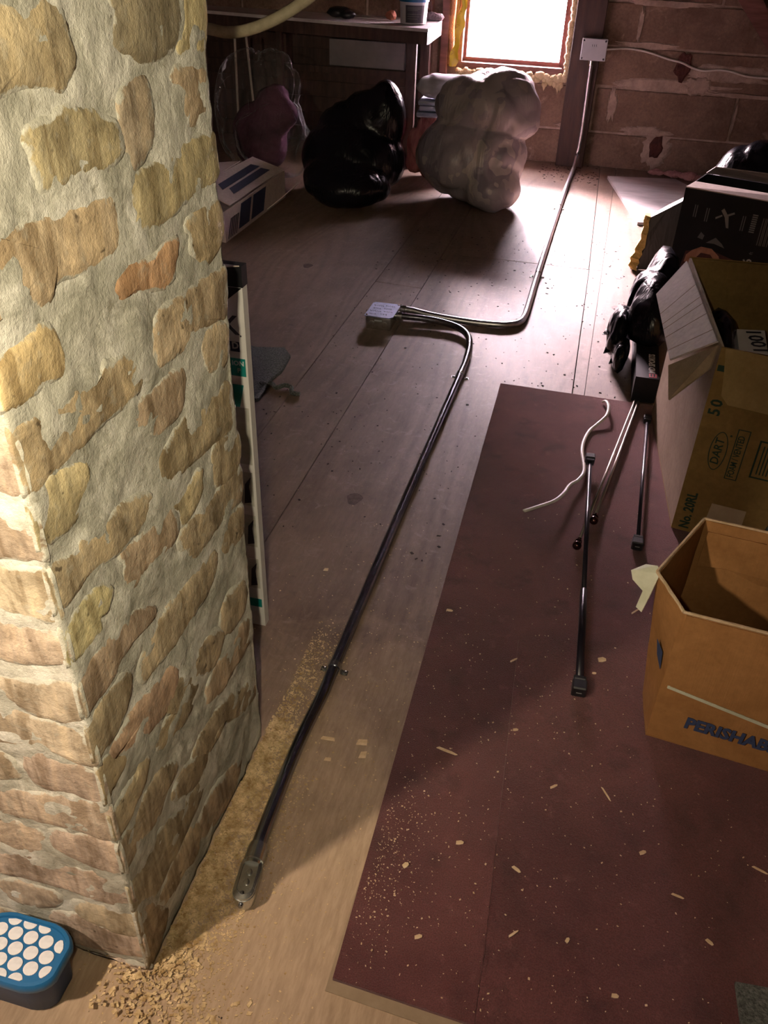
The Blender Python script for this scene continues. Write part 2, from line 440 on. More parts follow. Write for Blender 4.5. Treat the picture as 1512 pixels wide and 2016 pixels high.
def lathe(c, prof, n=20, axis=Vector((0, 0, 1))):
    c = Vector(c); q = axis.normalized().to_track_quat('Z', 'Y')
    V, F = [], []
    for r, z in prof:
        for j in range(n):
            a = 2 * math.pi * j / n
            V.append(c + q @ Vector((r * math.cos(a), r * math.sin(a), z)))
    for i in range(len(prof) - 1):
        for j in range(n):
            F.append([i * n + j, i * n + (j + 1) % n, (i + 1) * n + (j + 1) % n, (i + 1) * n + j])
    F.append(list(range(n - 1, -1, -1))); k = (len(prof) - 1) * n
    F.append(list(range(k, k + n)))
    return V, F
def blob(parts, sub=4, amp=.02, freq=5.0, ridge=.012, rfreq=9.0, floor=None, seed=0.0, cen=None):
    """star-shaped union of ellipsoids ((centre),(radii)) with creases: a stuffed bag"""
    bm = bmesh.new()
    bmesh.ops.create_icosphere(bm, subdivisions=sub, radius=1)
    c0 = Vector(cen) if cen else sum((Vector(p[0]) for p in parts), Vector()) / len(parts)
    V = []
    off = Vector((seed * 3.1, seed * 1.7, seed))
    for q in bm.verts:
        d = q.co.normalized()
        best = .02
        for pc, pr in parts:
            o = c0 - Vector(pc)
            a = sum((d[i] / pr[i]) ** 2 for i in range(3)); b2 = 2 * sum(o[i] * d[i] / pr[i] ** 2 for i in range(3))
            cc = sum((o[i] / pr[i]) ** 2 for i in range(3)) - 1
            disc = b2 * b2 - 4 * a * cc
            if disc > 0:
                t = (-b2 + math.sqrt(disc)) / (2 * a)
                best = max(best, t)
        p = c0 + d * best
        n1 = noise.noise(p * freq + off)
        n2 = abs(noise.noise(Vector((p.x * rfreq, p.y * rfreq, p.z * rfreq * .45)) + off * 2))
        p = p + d * (n1 * amp - (1 - min(1, n2 * 4)) * ridge)
        if floor is not None and p.z < floor: p.z = floor + .0005 * random.random()
        V.append(p)
    bm.verts.index_update()
    F = [[x.index for x in f.verts] for f in bm.faces]
    bm.free()
    return V, F
def text(name, body, mat, size, origin, right, up, parent, thick=.0006, align='LEFT', shear=0.0, xs=1.0, bold=0.0):
    cu = bpy.data.curves.new(name, 'FONT')
    cu.body = body; cu.size = size; cu.align_x = align; cu.align_y = 'BOTTOM'; cu.shear = shear
    cu.extrude = thick / 2; cu.resolution_u = 2; cu.offset = bold
    t = bpy.data.objects.new('tmp', cu)
    C.objects.link(t)
    dg = bpy.context.evaluated_depsgraph_get()
    me = bpy.data.meshes.new_from_object(t.evaluated_get(dg))
    bpy.data.objects.remove(t, do_unlink=True)
    R = Vector(right).normalized(); U = Vector(up); U = (U - R * U.dot(R)).normalized(); W = R.cross(U)
    o3 = Vector(origin)
    V = [o3 + R * q.co.x * xs + U * q.co.y + W * (q.co.z + thick * .6) for q in me.vertices]
    F = [list(p.vertices) for p in me.polygons]
    bpy.data.meshes.remove(me)
    return obj(name, (V, F), mat, parent)
def copy_tree(o, parent=None):
    c = o.copy(); C.objects.link(c)
    if parent: c.parent = parent
    for ch in list(o.children): copy_tree(ch, c)
    return c

# pane: mostly clear with a faint reflection
m = bpy.data.materials.new('window_glass'); m.use_nodes = True
nt = m.node_tree; nt.nodes.remove(nt.nodes['Principled BSDF'])
tr = N(nt, 'ShaderNodeBsdfTransparent'); gl = N(nt, 'ShaderNodeBsdfGlossy'); gl.inputs['Roughness'].default_value = .03
mx = N(nt, 'ShaderNodeMixShader'); mx.inputs[0].default_value = .06
nt.links.new(tr.outputs[0], mx.inputs[1]); nt.links.new(gl.outputs[0], mx.inputs[2])
nt.links.new(mx.outputs[0], nt.nodes['Material Output'].inputs[0])
M['glass'] = m

# ------------------------------------------------------------------ floor
WALL = 6.25
floor = obj('floor', bx(-4.6, 2.6, -1.7, 6.5, -.05, -.0135), 'gap')
tag(floor, kind='structure')
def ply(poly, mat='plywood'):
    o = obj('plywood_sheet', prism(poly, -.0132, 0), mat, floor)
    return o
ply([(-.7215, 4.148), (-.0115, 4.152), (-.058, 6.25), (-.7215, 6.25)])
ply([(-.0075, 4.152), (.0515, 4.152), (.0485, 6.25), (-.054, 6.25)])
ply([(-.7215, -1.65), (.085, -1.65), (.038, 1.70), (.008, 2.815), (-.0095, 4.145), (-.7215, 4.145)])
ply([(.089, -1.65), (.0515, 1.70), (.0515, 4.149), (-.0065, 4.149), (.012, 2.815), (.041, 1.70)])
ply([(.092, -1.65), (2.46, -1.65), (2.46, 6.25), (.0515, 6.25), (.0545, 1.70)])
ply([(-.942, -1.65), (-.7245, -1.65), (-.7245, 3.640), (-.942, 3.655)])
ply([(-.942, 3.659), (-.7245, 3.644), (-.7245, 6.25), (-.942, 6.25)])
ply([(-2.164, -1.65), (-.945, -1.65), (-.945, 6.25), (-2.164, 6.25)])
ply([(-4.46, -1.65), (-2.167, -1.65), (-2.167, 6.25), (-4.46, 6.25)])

M['knot'] = noisy('wood_knot', (.06, .035, .025), (.12, .075, .055), 60, .7, bstr=.1)
for x_, y_ in ((.105, 4.492), (.139, 3.688), (.133, 4.093), (-.55, 1.95), (-1.3, 3.75)):
    obj('knot', prism([(x_ + .022 * math.cos(a) * (1 + .2 * math.sin(3 * a)), y_ + .030 * math.sin(a)) for a in [2 * math.pi * k / 16 for k in range(16)]], -.001, .0004), 'knot', floor)

# ------------------------------------------------------------------ gable wall of concrete blocks
WX0, WX1, WZ0, WZ1 = -1.10, -.385, .54, 1.42     # window opening
def roofz(x): return 2.35 - .95 * x if x > -1 else 2.35 + .95 + .95 * (x + 1)
def gable(y0, y1, hole=None):
    V, F = [], []
    def pr(poly):
        v = [Vector((x, y0, z)) for x, z in poly] + [Vector((x, y1, z)) for x, z in poly]
        n = len(poly)
        return v, [list(range(n)), list(range(2 * n - 1, n - 1, -1))] + [[i, (i + 1) % n, n + (i + 1) % n, n + i] for i in range(n)]
    if not hole:
        return pr([(-4.53, -.05), (2.53, -.05), (-1, 3.30)])
    a, b2, c, d = hole
    return join(pr([(-4.53, -.05), (2.53, -.05), (2.47 - c / .95, c), (-4.47 + c / .95, c)]),
                pr([(-4.47 + c / .95, c), (a, c), (a, d), (-4.47 + d / .95, d)]),
                pr([(b2, c), (2.47 - c / .95, c), (2.47 - d / .95, d), (b2, d)]),
                pr([(-4.47 + d / .95, d), (2.47 - d / .95, d), (-1, 3.30)]))
wb = tag(obj('wall_back', gable(WALL + .013, WALL + .30, (WX0, WX1, WZ0, WZ1)), 'block_mortar'), kind='structure')
courses = [(.004, .208), (.222, .478), (.494, .712), (.728, .958), (.972, 1.19), (1.204, 1.42), (1.434, 1.65), (1.664, 1.88)]
for ci, (z0, z1) in enumerate(courses):
    off = (.275, .714, .345, .045, .50, .06, .48, .02)[ci]
    x = off - .88 * 6
    while x < 2.5:
        a, b2 = x + .008, x + .872
        x += .88
        hi = 2.44 - z1 / .95; lo = -4.44 + z1 / .95
        a, b2 = max(a, lo), min(b2, hi)
        segs = [(a, b2)]
        if z1 > WZ0 and z0 < WZ1:
            segs = []
            if a < WX0: segs.append((a, min(b2, WX0)))
            if b2 > WX1: segs.append((max(a, WX1), b2))
        for s0, s1 in segs:
            if s1 - s0 < .04: continue
            jz = random.uniform(-.003, .003)
            o = obj('block', box(((s0 + s1) / 2, WALL + .02 + random.uniform(-.002, .003), (z0 + z1) / 2 + jz), (s1 - s0, .04, z1 - z0), 0, .006, seg=2), 'block', wb)
# wide smeared mortar, and two broken holes
def patch(cx_, cz_, rx_, rz_, seed, y, t=.012, n=44):
    P = []
    for i in range(n):
        a = 2 * math.pi * i / n
        k = 1 + .35 * noise.noise(Vector((math.cos(a) * 1.6, math.sin(a) * 1.6, seed))) + .30 * noise.noise(Vector((math.cos(a) * 5, math.sin(a) * 5, seed + 3)))
        P.append((cx_ + math.cos(a) * rx_ * k, cz_ + math.sin(a) * rz_ * k))
    V = [Vector((x, y, z)) for x, z in P] + [Vector((cx_ + (x - cx_) * .8, y - t, cz_ + (z - cz_) * .8)) for x, z in P]
    return V, [list(range(n)), list(range(n, 2 * n))] + [[i, (i + 1) % n, n + (i + 1) % n, n + i] for i in range(n)]
for qi, q in enumerate(((.64, .605, .30, .050, 1), (.30, .515, .36, .036, 2), (.10, .735, .20, .02, 3), (.18, .24, .16, .035, 4), (.275, .13, .10, .11, 5),
          (.46, .53, .10, .05, 6), (.20, .965, .25, .02, 7), (.75, .49, .25, .014, 8), (-.05, .37, .03, .11, 9), (-.33, .24, .08, .015, 10), (.042, .85, .016, .10, 11), (.72, .36, .008, .1, 12))):
    obj('mortar_smear', patch(q[0], q[1], q[2], q[3], q[4], WALL + .002, .005 + .0008 * qi), 'block_mortar', wb)
M['hole_red'] = noisy('broken_clay', (.05, .015, .012), (.14, .045, .035), 14, .95, bstr=.8, bdist=.02)
for q in ((.345, .635, .050, .078, 21), (.275, .150, .046, .062, 22)):
    obj('broken_pocket', patch(q[0], q[1], q[2], q[3], q[4], WALL - .008, .006, 18), 'hole_red', wb)
tag(obj('wall_front', gable(-1.66, -1.60), 'dark_wood'), kind='structure')

# ------------------------------------------------------------------ roof slopes and a rafter
def slope(x0, x1, t):
    z0, z1 = roofz(x0), roofz(x1)
    return hexa([(x0, -1.7, z0), (x1, -1.7, z1), (x1, 6.6, z1), (x0, 6.6, z0), (x0, -1.7, z0 + t), (x1, -1.7, z1 + t), (x1, 6.6, z1 + t), (x0, 6.6, z0 + t)])
ce = tag(obj('ceiling', join(slope(-1, 2.55, .05), slope(-4.55, -1, .05)), 'roof_wood'), kind='structure')
for k in range(9):
    yy = -1.2 + k * .9
    obj('rafter', hexa([(-.95, yy, roofz(-.95) - .12), (2.30, yy, roofz(2.30) - .12), (2.30, yy + .05, roofz(2.30) - .12), (-.95, yy + .05, roofz(-.95) - .12),
                        (-.95, yy, roofz(-.95)), (2.40, yy, roofz(2.40)), (2.40, yy + .05, roofz(2.40)), (-.95, yy + .05, roofz(-.95))]), 'roof_wood', ce)
br = obj('trim_1', sheet([(.50, 6.17, 1.08), (.62, 6.17, 1.10), (.93, 6.17, .78), (1.05, 6.17, .60), (.97, 6.17, .58), (.86, 6.17, .70)], .05), 'red_wood')
tag(br, kind='structure')

# ------------------------------------------------------------------ window, post, foam
win = obj('window_1', join(bx(WX0 - .01, WX0 + .035, 6.262, 6.40, WZ0, WZ1), bx(WX1 - .02, WX1 + .012, 6.262, 6.40, WZ0, WZ1),
                           bx(WX0, WX1, 6.255, 6.40, WZ0 - .005, WZ0 + .03), bx(WX0, WX1, 6.255, 6.40, WZ1 - .03, WZ1)), 'red_wood')
tag(win, kind='structure')
obj('sash', join(bx(WX0 + .036, WX0 + .055, 6.33, 6.37, WZ0 + .031, WZ1 - .031), bx(WX1 - .045, WX1 - .021, 6.33, 6.37, WZ0 + .031, WZ1 - .031),
                 bx(WX0 + .055, WX1 - .045, 6.32, 6.37, WZ0 + .031, WZ0 + .056), bx(WX0 + .055, WX1 - .045, 6.33, 6.37, 1.0, 1.03)), 'red_wood', win)
obj('glass_pane', bx(WX0 + .05, WX1 - .04, 6.348, 6.352, WZ0 + .05, WZ1 - .03), 'glass', win)
V, F = [], []
g = []
for k in range(64):
    t = k / 63
    r = random.choice((.010, .013, .017, .024))
    g.append(blob([((WX0 + .02 + t * (WX1 - WX0 - .03), 6.240 + random.uniform(-.004, .006), WZ0 - .022 + random.uniform(-.018, .012)), (r * 1.6, r * .8, r))], 2, .005, 30, .002, 40, seed=k))
for k in range(40):
    r = random.choice((.007, .010, .014))
    g.append(blob([((WX1 + .012 + random.uniform(-.006, .008), 6.243, WZ0 - .03 + k * .0125), (r * 1.2, r * .8, r * 1.7))], 2, .004, 30, .002, 40, seed=k + 70))
for x_, l_ in ((-.50, .05), (-.435, .035), (-.41, .06), (-.46, .025), (-.395, .05)):
    g.append(blob([((x_, 6.24, WZ0 - .04 - l_ / 2), (.011, .009, l_ * .8))], 2, .003, 30, .001, 40, seed=x_))
obj('spray_foam', join(*g), 'foam', win, smooth='all')
post = obj('trim_2', bx(-.355, -.172, 6.165, 6.247, .0, 2.1, .004), 'dark_wood')
tag(post, kind='structure')
lp = obj('trim_3', bx(-1.30, -1.262, 6.17, 6.247, .0, 2.2, .003), 'red_wood'); tag(lp, kind='structure')
lp = obj('trim_4', bx(-1.20, -1.15, 6.20, 6.247, .0, 2.2, .003), 'red_wood'); tag(lp, kind='structure')

bw = tag(obj('shade_boards', bx(-3.35, -1.335, 6.236, 6.245, .0, .80), 'dark_wood'), kind='structure')  # dark boards added to give the wall behind the bench its shade
for k in range(8):
    obj('shade_plank', bx(-3.34, -1.34, 6.226, 6.2355, .004 + k * .099, .098 + k * .099), 'dark_wood', bw)
# ------------------------------------------------------------------ brick chimney
RIGHT_BRICKS=[[(108,1322),(133,1321),(159,1323),(190,1319),(195,1306),(203,1283),(196,1269),(174,1258),(149,1263),(120,1269),(87,1266),(60,1265),(82,1321)],
[(289,1321),(291,1309),(280,1283),(311,1270),(337,1259),(379,1259),(410,1266),(429,1293),(430,1317)],
[(438,1316),(496,1313),(484,1254),(423,1258),(415,1266),(436,1282)],
[(153,1233),(180,1239),(196,1232),(217,1226),(241,1216),(261,1208),(267,1188),(244,1177),(169,1181),(152,1178),(115,1182),(114,1198),(112,1214),(109,1228),(140,1232)],
[(286,1242),(331,1238),(339,1214),(334,1184),(317,1171),(282,1163),(275,1188),(270,1220)],
[(392,1240),(478,1232),(481,1208),(483,1187),(425,1179),(418,1201),(415,1221)],
[(273,1152),(322,1152),(376,1161),(483,1159),(494,1128),(494,1106),(447,1101),(406,1100),(367,1095),(334,1092),(281,1097),(273,1118),(275,1136)],
[(45,1158),(85,1155),(158,1150),(217,1149),(230,1142),(235,1120),(230,1097),(161,1091),(112,1100),(96,1086),(64,1093),(21,1095),(-7,1094),(19,1161)],
[(210,1044),(225,1070),(296,1058),(319,1064),(361,1061),(353,1038),(339,1018),(290,1025),(243,1039),(218,1038)],
[(395,1073),(460,1076),(494,1067),(494,1024),(456,1010),(419,1018),(400,1036),(400,1056)],
[(66,1065),(82,1062),(93,1042),(95,1013),(57,1013),(14,1015),(-1,1020),(-8,1044),(-4,1054),(12,1059),(24,1059)],
[(403,989),(470,982),(495,974),(487,917),(458,922),(404,930),(365,926),(312,928),(280,934),(270,956),(279,976),(300,992),(340,990)],
[(181,981),(213,975),(237,957),(228,924),(177,923),(151,927),(100,924),(40,920),(8,921),(-5,931),(-8,956),(-6,986),(28,986),(84,980),(106,987),(116,974),(159,973),(165,983)],
[(410,915),(481,903),(474,850),(428,857),(408,884)],
[(273,906),(326,900),(342,890),(323,849),(261,848),(227,869),(212,894),(222,905)],
[(36,915),(92,900),(97,877),(80,864),(59,848),(7,856),(-3,859),(-9,899),(18,894),(27,905)],
[(251,795),(265,815),(327,828),(415,817),(474,810),(482,770),(478,740),(423,744),(354,755),(288,766),(257,777)],
[(84,813),(150,804),(200,789),(216,776),(199,757),(138,753),(68,771),(34,767),(-1,771),(-3,789),(0,821),(48,810),(63,817)],
[(342,734),(360,723),(349,694),(315,682),(287,685),(280,707),(268,727),(306,727)],
[(404,743),(489,723),(487,662),(412,671),(398,702)],
[(221,731),(260,727),(276,703),(275,686),(237,674),(209,686),(178,684),(146,686),(131,703),(137,734),(133,746),(174,741)],
[(87,736),(99,716),(87,700),(66,702),(60,684),(12,690),(-2,694),(0,730),(11,743),(60,746)],
[(419,661),(487,653),(489,602),(426,605),(374,607),(323,604),(304,613),(278,648),(268,667),(288,674),(353,666)],
[(115,657),(170,625),(182,604),(126,613),(92,608),(57,600),(26,601),(5,601),(-2,636),(7,655),(57,658),(87,659)],
[(371,566),(359,531),(315,521),(264,518),(221,519),(190,525),(153,531),(132,533),(129,560),(151,577),(213,583),(262,580),(305,579)],
[(410,586),(475,585),(489,550),(478,528),(426,537),(404,555)],
[(74,587),(95,575),(97,555),(80,539),(69,528),(50,520),(12,520),(-2,528),(3,573),(32,583)],
[(127,500),(171,492),(206,478),(211,457),(189,431),(146,436),(87,455),(39,484),(21,486),(53,502),(94,503)],
[(314,436),(368,403),(356,377),(323,369),(281,394),(266,422)],
[(383,447),(459,434),(471,389),(436,377),(392,386),(370,413)],
[(217,439),(276,398),(242,364),(213,359),(173,369),(141,382),(129,407),(178,408),(174,432)],
[(475,331),(476,292),(434,287),(379,292),(345,289),(294,319),(314,354),(389,345),(437,347)],
[(462,188),(473,142),(411,159),(361,198),(319,228),(279,219),(252,211),(216,255),(277,268),(357,249),(420,206)],
[(21,494),(52,463),(47,449),(14,447),(3,436),(-5,460),(-5,496)],
[(67,398),(82,406),(101,396),(85,368),(56,362),(26,350),(4,359),(2,395),(18,406)],
[(113,339),(157,313),(167,289),(129,286),(105,270),(71,272),(32,278),(6,280),(1,309),(6,338),(45,324),(80,340)],
[(199,261),(250,230),(269,203),(229,191),(187,215),(151,247),(160,262)],
[(216,186),(234,161),(205,141),(156,134),(121,128),(78,130),(30,144),(4,182),(1,234),(27,231),(67,240),(114,227),(160,195)],
[(271,104),(369,60),(385,22),(322,6),(256,31),(216,48),(192,82),(223,109)],
[(187,115),(209,75),(181,36),(139,64),(109,58),(73,72),(62,109),(108,122)],
[(-3,169),(23,147),(53,89),(73,45),(47,14),(7,0),(5,53),(0,114)]]
NEAR_BRICKS=[[(-47,982),(-8,984),(-8,950),(-8,924),(-31,920),(-65,921)],
[(-72,898),(-37,899),(-21,899),(-8,892),(-4,860),(-4,845),(-53,835),(-90,835)],
[(-96,813),(-59,814),(-2,821),(-2,789),(-4,759),(-28,752),(-73,760),(-109,767)],
[(-120,730),(-81,730),(-34,735),(-4,727),(-5,696),(-55,677),(-96,673),(-136,674)],
[(-104,635),(-64,640),(-6,653),(-2,632),(-1,606),(-31,584),(-74,588),(-95,599),(-107,615)],
[(-164,578),(-121,576),(-67,573),(-18,564),(-5,535),(-3,514),(-30,510),(-67,519),(-139,510),(-183,510)],
[(-105,485),(-86,499),(-49,498),(-11,492),(-3,453),(-4,433),(-50,436),(-98,435),(-108,455)],
[(-192,482),(-146,481),(-134,466),(-132,443),(-160,430),(-207,430)],
[(-215,401),(-167,402),(-103,413),(-40,425),(-2,419),(1,363),(-19,347),(-55,352),(-118,349),(-182,347),(-230,348)],
[(-104,329),(-52,341),(-4,335),(-2,276),(-40,269),(-85,274),(-106,289)],
[(-238,321),(-188,321),(-129,322),(-136,269),(-164,261),(-203,265),(-254,266)],
[(-262,237),(-210,238),(-166,251),(-129,242),(-74,250),(-5,247),(-4,201),(-49,176),(-94,182),(-156,184),(-226,179),(-280,176)],
[(-102,151),(-48,164),(-7,161),(-5,107),(-51,89),(-102,112)],
[(-223,154),(-138,162),(-141,125),(-190,98),(-229,112)],
[(-157,90),(-98,103),(-37,92),(3,96),(0,46),(-62,25),(-126,22),(-147,31)],
[(-306,52),(-239,58),(-174,59),(-165,17),(-218,-10),(-325,-14)],
[(-102,-7),(-52,0),(-5,7),(-15,-6),(-92,-31)]]

ch = thing('brick_chimney', (-.80, .825, 0), 'rough tan brick chimney with wide grey mortar smears rising from the floor', 'chimney')
CX, CY = -.494, .58
PAL = [(0.420, 0.342, 0.234), (0.460, 0.377, 0.254), (0.390, 0.316, 0.213), (0.440, 0.362, 0.234), (0.420, 0.326, 0.229), (0.480, 0.403, 0.249), (0.370, 0.301, 0.197)]
OVR = {1: (0.250, 0.214, 0.145), 3: (0.360, 0.306, 0.187), 4: (0.330, 0.270, 0.197), 0: (0.370, 0.306, 0.197), 8: (0.500, 0.316, 0.187), 10: (0.550, 0.428, 0.238), 5: (0.470, 0.367, 0.249), 11: (0.480, 0.383, 0.260),
       15: (0.500, 0.428, 0.260), 7: (0.490, 0.388, 0.260), 21: (0.550, 0.490, 0.281), 23: (0.360, 0.275, 0.197), 27: (0.430, 0.306, 0.218), 6: (0.410, 0.347, 0.208), 12: (0.430, 0.342, 0.218), 33: (0.330, 0.265, 0.166), 37: (0.360, 0.306, 0.208), 2: (0.500, 0.428, 0.249), 9: (0.460, 0.367, 0.229)}
NPAL = [(0.480, 0.403, 0.301), (0.460, 0.372, 0.286), (0.480, 0.408, 0.290), (0.440, 0.357, 0.270), (0.440, 0.352, 0.281)]
def brick(poly, face, col, seed):
    P = [Vector((a / 1000, b2 / 1000, 0)) for a, b2 in poly]
    n = len(P); Q = []
    for i in range(n):
        p0, p1, p2, p3 = P[i - 1], P[i], P[(i + 1) % n], P[(i + 2) % n]
        for t in (0, .25, .5, .75):
            Q.append(.5 * ((2 * p1) + (p2 - p0) * t + (2 * p0 - 5 * p1 + 4 * p2 - p3) * t * t + (3 * p1 - p0 - 3 * p2 + p3) * t ** 3))
    c = sum(Q, Vector()) / len(Q)
    V = []
    m_ = len(Q)
    grow = .0035 if face == 'N' else (.005 if c.y < .62 else .002)
    nrm = []
    for i in range(m_):
        t = Q[(i + 1) % m_] - Q[i - 1]
        nrm.append(Vector((t.y, -t.x, 0)).normalized())
    area = sum(Q[i - 1].x * Q[i].y - Q[i].x * Q[i - 1].y for i in range(m_))
    if area < 0: nrm = [-q for q in nrm]
    rings = ((.0065, 1, -.0045), (.003, 1, -.0004), (-.001, 1, .0010), (0, .82, .0022), (0, .5, .0024))
    for off, k, d in rings:
        for i, q in enumerate(Q):
            p = c + (q - c) * k + nrm[i] * (off + (grow if k == 1 else grow * .6))
            j = noise.noise(Vector((p.x * 60, p.y * 60, seed))) * .004 + noise.noise(Vector((p.x * 170, p.y * 170, seed))) * .0025
            dd = d + (noise.noise(Vector((p.x * 25, p.y * 25, seed + 5))) * .0018 + noise.noise(Vector((p.x * 70, p.y * 70, seed + 9))) * .0010 if d > -.002 else 0)
            p = p + (p - c).normalized() * j
            V.append((p.x, p.y, dd))
    V.append((c.x, c.y, .0024))
    F = []
    for r in range(4):
        for i in range(m_): F.append([r * m_ + i, r * m_ + (i + 1) % m_, (r + 1) * m_ + (i + 1) % m_, (r + 1) * m_ + i])
    for i in range(m_): F.append([4 * m_ + i, 4 * m_ + (i + 1) % m_, 5 * m_])
    if face == 'R': W = [(CX + d, CY + max(s_, -.004) if s_ < .6 else CY + s_, max(z_, .001)) for s_, z_, d in V]
    else: W = [(CX + min(s_, .004), CY - d, max(z_, .001)) for s_, z_, d in V]
    o = obj('brick', (W, F), 'brick', ch, smooth='all')
    o.color = (*col, 1)
    at = o.data.attributes.new('rim', 'FLOAT', 'POINT')
    at.data.foreach_set('value', [1.0] * m_ + [.85] * m_ + [.62] * m_ + [.15] * m_ + [0.0] * (m_ + 1))
for i, p in enumerate(RIGHT_BRICKS):
    cc_ = OVR.get(i, random.choice(PAL)); k = random.uniform(.93, 1.07)
    brick(p, 'R', tuple(v_ * k for v_ in cc_), i * 3.7)
for i, p in enumerate(NEAR_BRICKS):
    cc_ = random.choice(NPAL); k = random.uniform(.93, 1.07)
    brick(p, 'N', tuple(v_ * k for v_ in cc_), 200 + i * 3.7)
path = [(-1.10 + .06 * k, CY) for k in range(5)] + [(-.80 + .009 * k, CY) for k in range(34)] + [(CX, CY)] + [(CX, CY + .009 * (k + 1)) for k in range(54)] + [(CX, 1.070), (-.60, 1.072), (-.80, 1.072), (-1.10, 1.072)]
zs = [.009 * k for k in range(150)] + [1.4, 1.5, 1.7, 1.9, 2.1]
V, F = [], []
npth = len(path)
for zi, z in enumerate(zs):
    for i, (x, y) in enumerate(path):
        a, b2 = Vector(path[max(i - 1, 0)]), Vector(path[min(i + 1, npth - 1)])
        t = (b2 - a)
        nrm = Vector((t.y, -t.x)).normalized()
        P3 = Vector((x, y, z))
        d = noise.noise(P3 * 14) * .0040 + noise.noise(P3 * 45 + Vector((9, 9, 9))) * .0030 + noise.noise(P3 * 110) * .0014
        if z > 1.35: d = 0
        zz = max(0, z - .001 * (zi == 0))
        V.append((x + nrm.x * d, y + nrm.y * d, zz))
for zi in range(len(zs) - 1):
    for i in range(npth):
        j = (i + 1) % npth
        F.append([zi * npth + i, zi * npth + j, (zi + 1) * npth + j, (zi + 1) * npth + i])
F.append(list(range(npth - 1, -1, -1))); F.append([(len(zs) - 1) * npth + i for i in range(npth)])
obj('mortar', (V, F), 'mortar', ch, smooth='all')

# ------------------------------------------------------------------ maroon carpet runner
cp = thing('carpet_runner', (.3, 1.7, 0), 'worn maroon carpet runner littered with pale wood chips', 'carpet')
obj('backing', prism([(-.246, 2.797), (-.2085, 1.2), (-.214, .622), (.55, .583), (1.25, .573), (1.25, 2.80)], .0003, .003), 'underlay', cp)
obj('carpet_piece', prism([(-.246, 2.795), (-.207, .640), (.022, .630), (.020, .746), (-.018, 1.498), (.319, 1.573), (1.24, 1.76), (1.24, 2.78)], .003, .010), 'carpet', cp)
obj('carpet_piece', prism([(-.0175, 1.4965), (.0205, .746), (.0225, .629), (1.24, .59), (1.24, 1.757), (.319, 1.5715)], .003, .0115), 'carpet', cp)
tag(obj('grey_mat', prism([(.415, .80), (.43, .55), (.80, .52), (.80, .83)], .0118, .020), 'grey_pile'), 'grey pile mat corner lying on the maroon carpet in the near right corner', 'mat')
# grey rug scrap and loose cord behind the tall white panel box
P = [(-1.30, 2.84), (-1.188, 2.805), (-1.084, 2.835), (-1.039, 2.777), (-1.03, 2.70), (-1.026, 2.647), (-1.035, 2.60), (-1.041, 2.557), (-1.03, 2.48), (-1.027, 2.422), (-1.10, 2.38), (-1.30, 2.45)]
tag(obj('rug_scrap', prism(P, .0004, .012), 'grey_pile'), 'frayed grey carpet scrap lying on the plywood beside the tall white box', 'rug')
tag(obj('yarn_strand', tube(smooth_path([(-1.06, 2.52, .012), (-1.03, 2.545, .010), (-1.0, 2.52, .009), (-.975, 2.535, .014), (-.95, 2.535, .010), (-.935, 2.50, .009), (-.905, 2.497, .010)]), .008, 7), 'grey_pile'),
    'short twisted grey yarn strand lying beside the frayed carpet scrap', 'yarn')

# ------------------------------------------------------------------ steel conduit along the floor
cd = thing('electrical_conduit', (-.40, 1.9, 0), 'long galvanised conduit beside the carpet ending in an oval fitting near the chimney', 'conduit')
r1 = [(-.3965, .80, .036), (-.400, .84, .034), (-.405, .93, .026), (-.409, 1.02, .018), (-.409, 1.10, .0145), (-.404, 1.20, .0145), (-.404, 1.30, .0145), (-.403, 1.8, .0145), (-.399, 2.4, .0145), (-.396, 2.80, .0145), (-.396, 2.92, .016), (-.405, 3.05, .018), (-.427, 3.145, .020), (-.475, 3.205, .023), (-.55, 3.232, .027), (-.62, 3.236, .030), (-.69, 3.230, .032), (-.742, 3.228, .032)]
obj('pipe', tube(smooth_path(r1, 5), .0135, 14), 'steel', cd, smooth='all')
def stadium(L, Wd, n=9):
    P = []
    for k in range(n): a = -math.pi / 2 + math.pi * k / (n - 1); P.append((math.cos(a) * Wd, L + math.sin(a) * Wd))
    P2 = []
    for k in range(n): a = math.pi * k / (n - 1); P2.append((math.cos(a) * Wd, L + math.sin(a) * Wd))
    for k in range(n): a = math.pi + math.pi * k / (n - 1); P2.append((math.cos(a) * Wd, -L + math.sin(a) * Wd))
    return P2
def loft(c, rz, layers):
    V, F = [], []
    n = None
    for L, Wd, z in layers:
        p = stadium(L, Wd); n = len(p)
        for x, y in p:
            V.append((c[0] + x * math.cos(rz) - y * math.sin(rz), c[1] + x * math.sin(rz) + y * math.cos(rz), z))
    for i in range(len(layers) - 1):
        for j in range(n): F.append([i * n + j, i * n + (j + 1) % n, (i + 1) * n + (j + 1) % n, (i + 1) * n + j])
    F.append(list(range(n - 1, -1, -1))); F.append([(len(layers) - 1) * n + j for j in range(n)])
    return V, F
fb = obj('conduit_body', loft((-.3915, .747, 0), .10, [(.022, .012, .004), (.023, .017, .010), (.024, .0195, .034), (.024, .0195, .040)]), 'zinc', cd, smooth=35)
obj('cover', loft((-.3915, .747, 0), .10, [(.0235, .0185, .040), (.0235, .018, .0435), (.019, .0135, .0455), (.018, .0125, .0435)]), 'zinc', fb, smooth=35)
for yy in (.738, .756): obj('cover_boss', lathe((-.3915 - (yy - .747) * .1, yy, .0432), [(.0058, 0), (.0055, .0025), (.003, .003), (.001, .0028)], 14), 'zinc', fb, smooth=35)
obj('screw', lathe((-.3895, .717, .0445), [(.0035, 0), (.0035, .002), (.001, .0025)], 10), 'steel', fb, smooth=35)
obj('screw', lathe((-.3945, .778, .0445), [(.0035, 0), (.0035, .002), (.001, .0025)], 10), 'steel', fb, smooth=35)
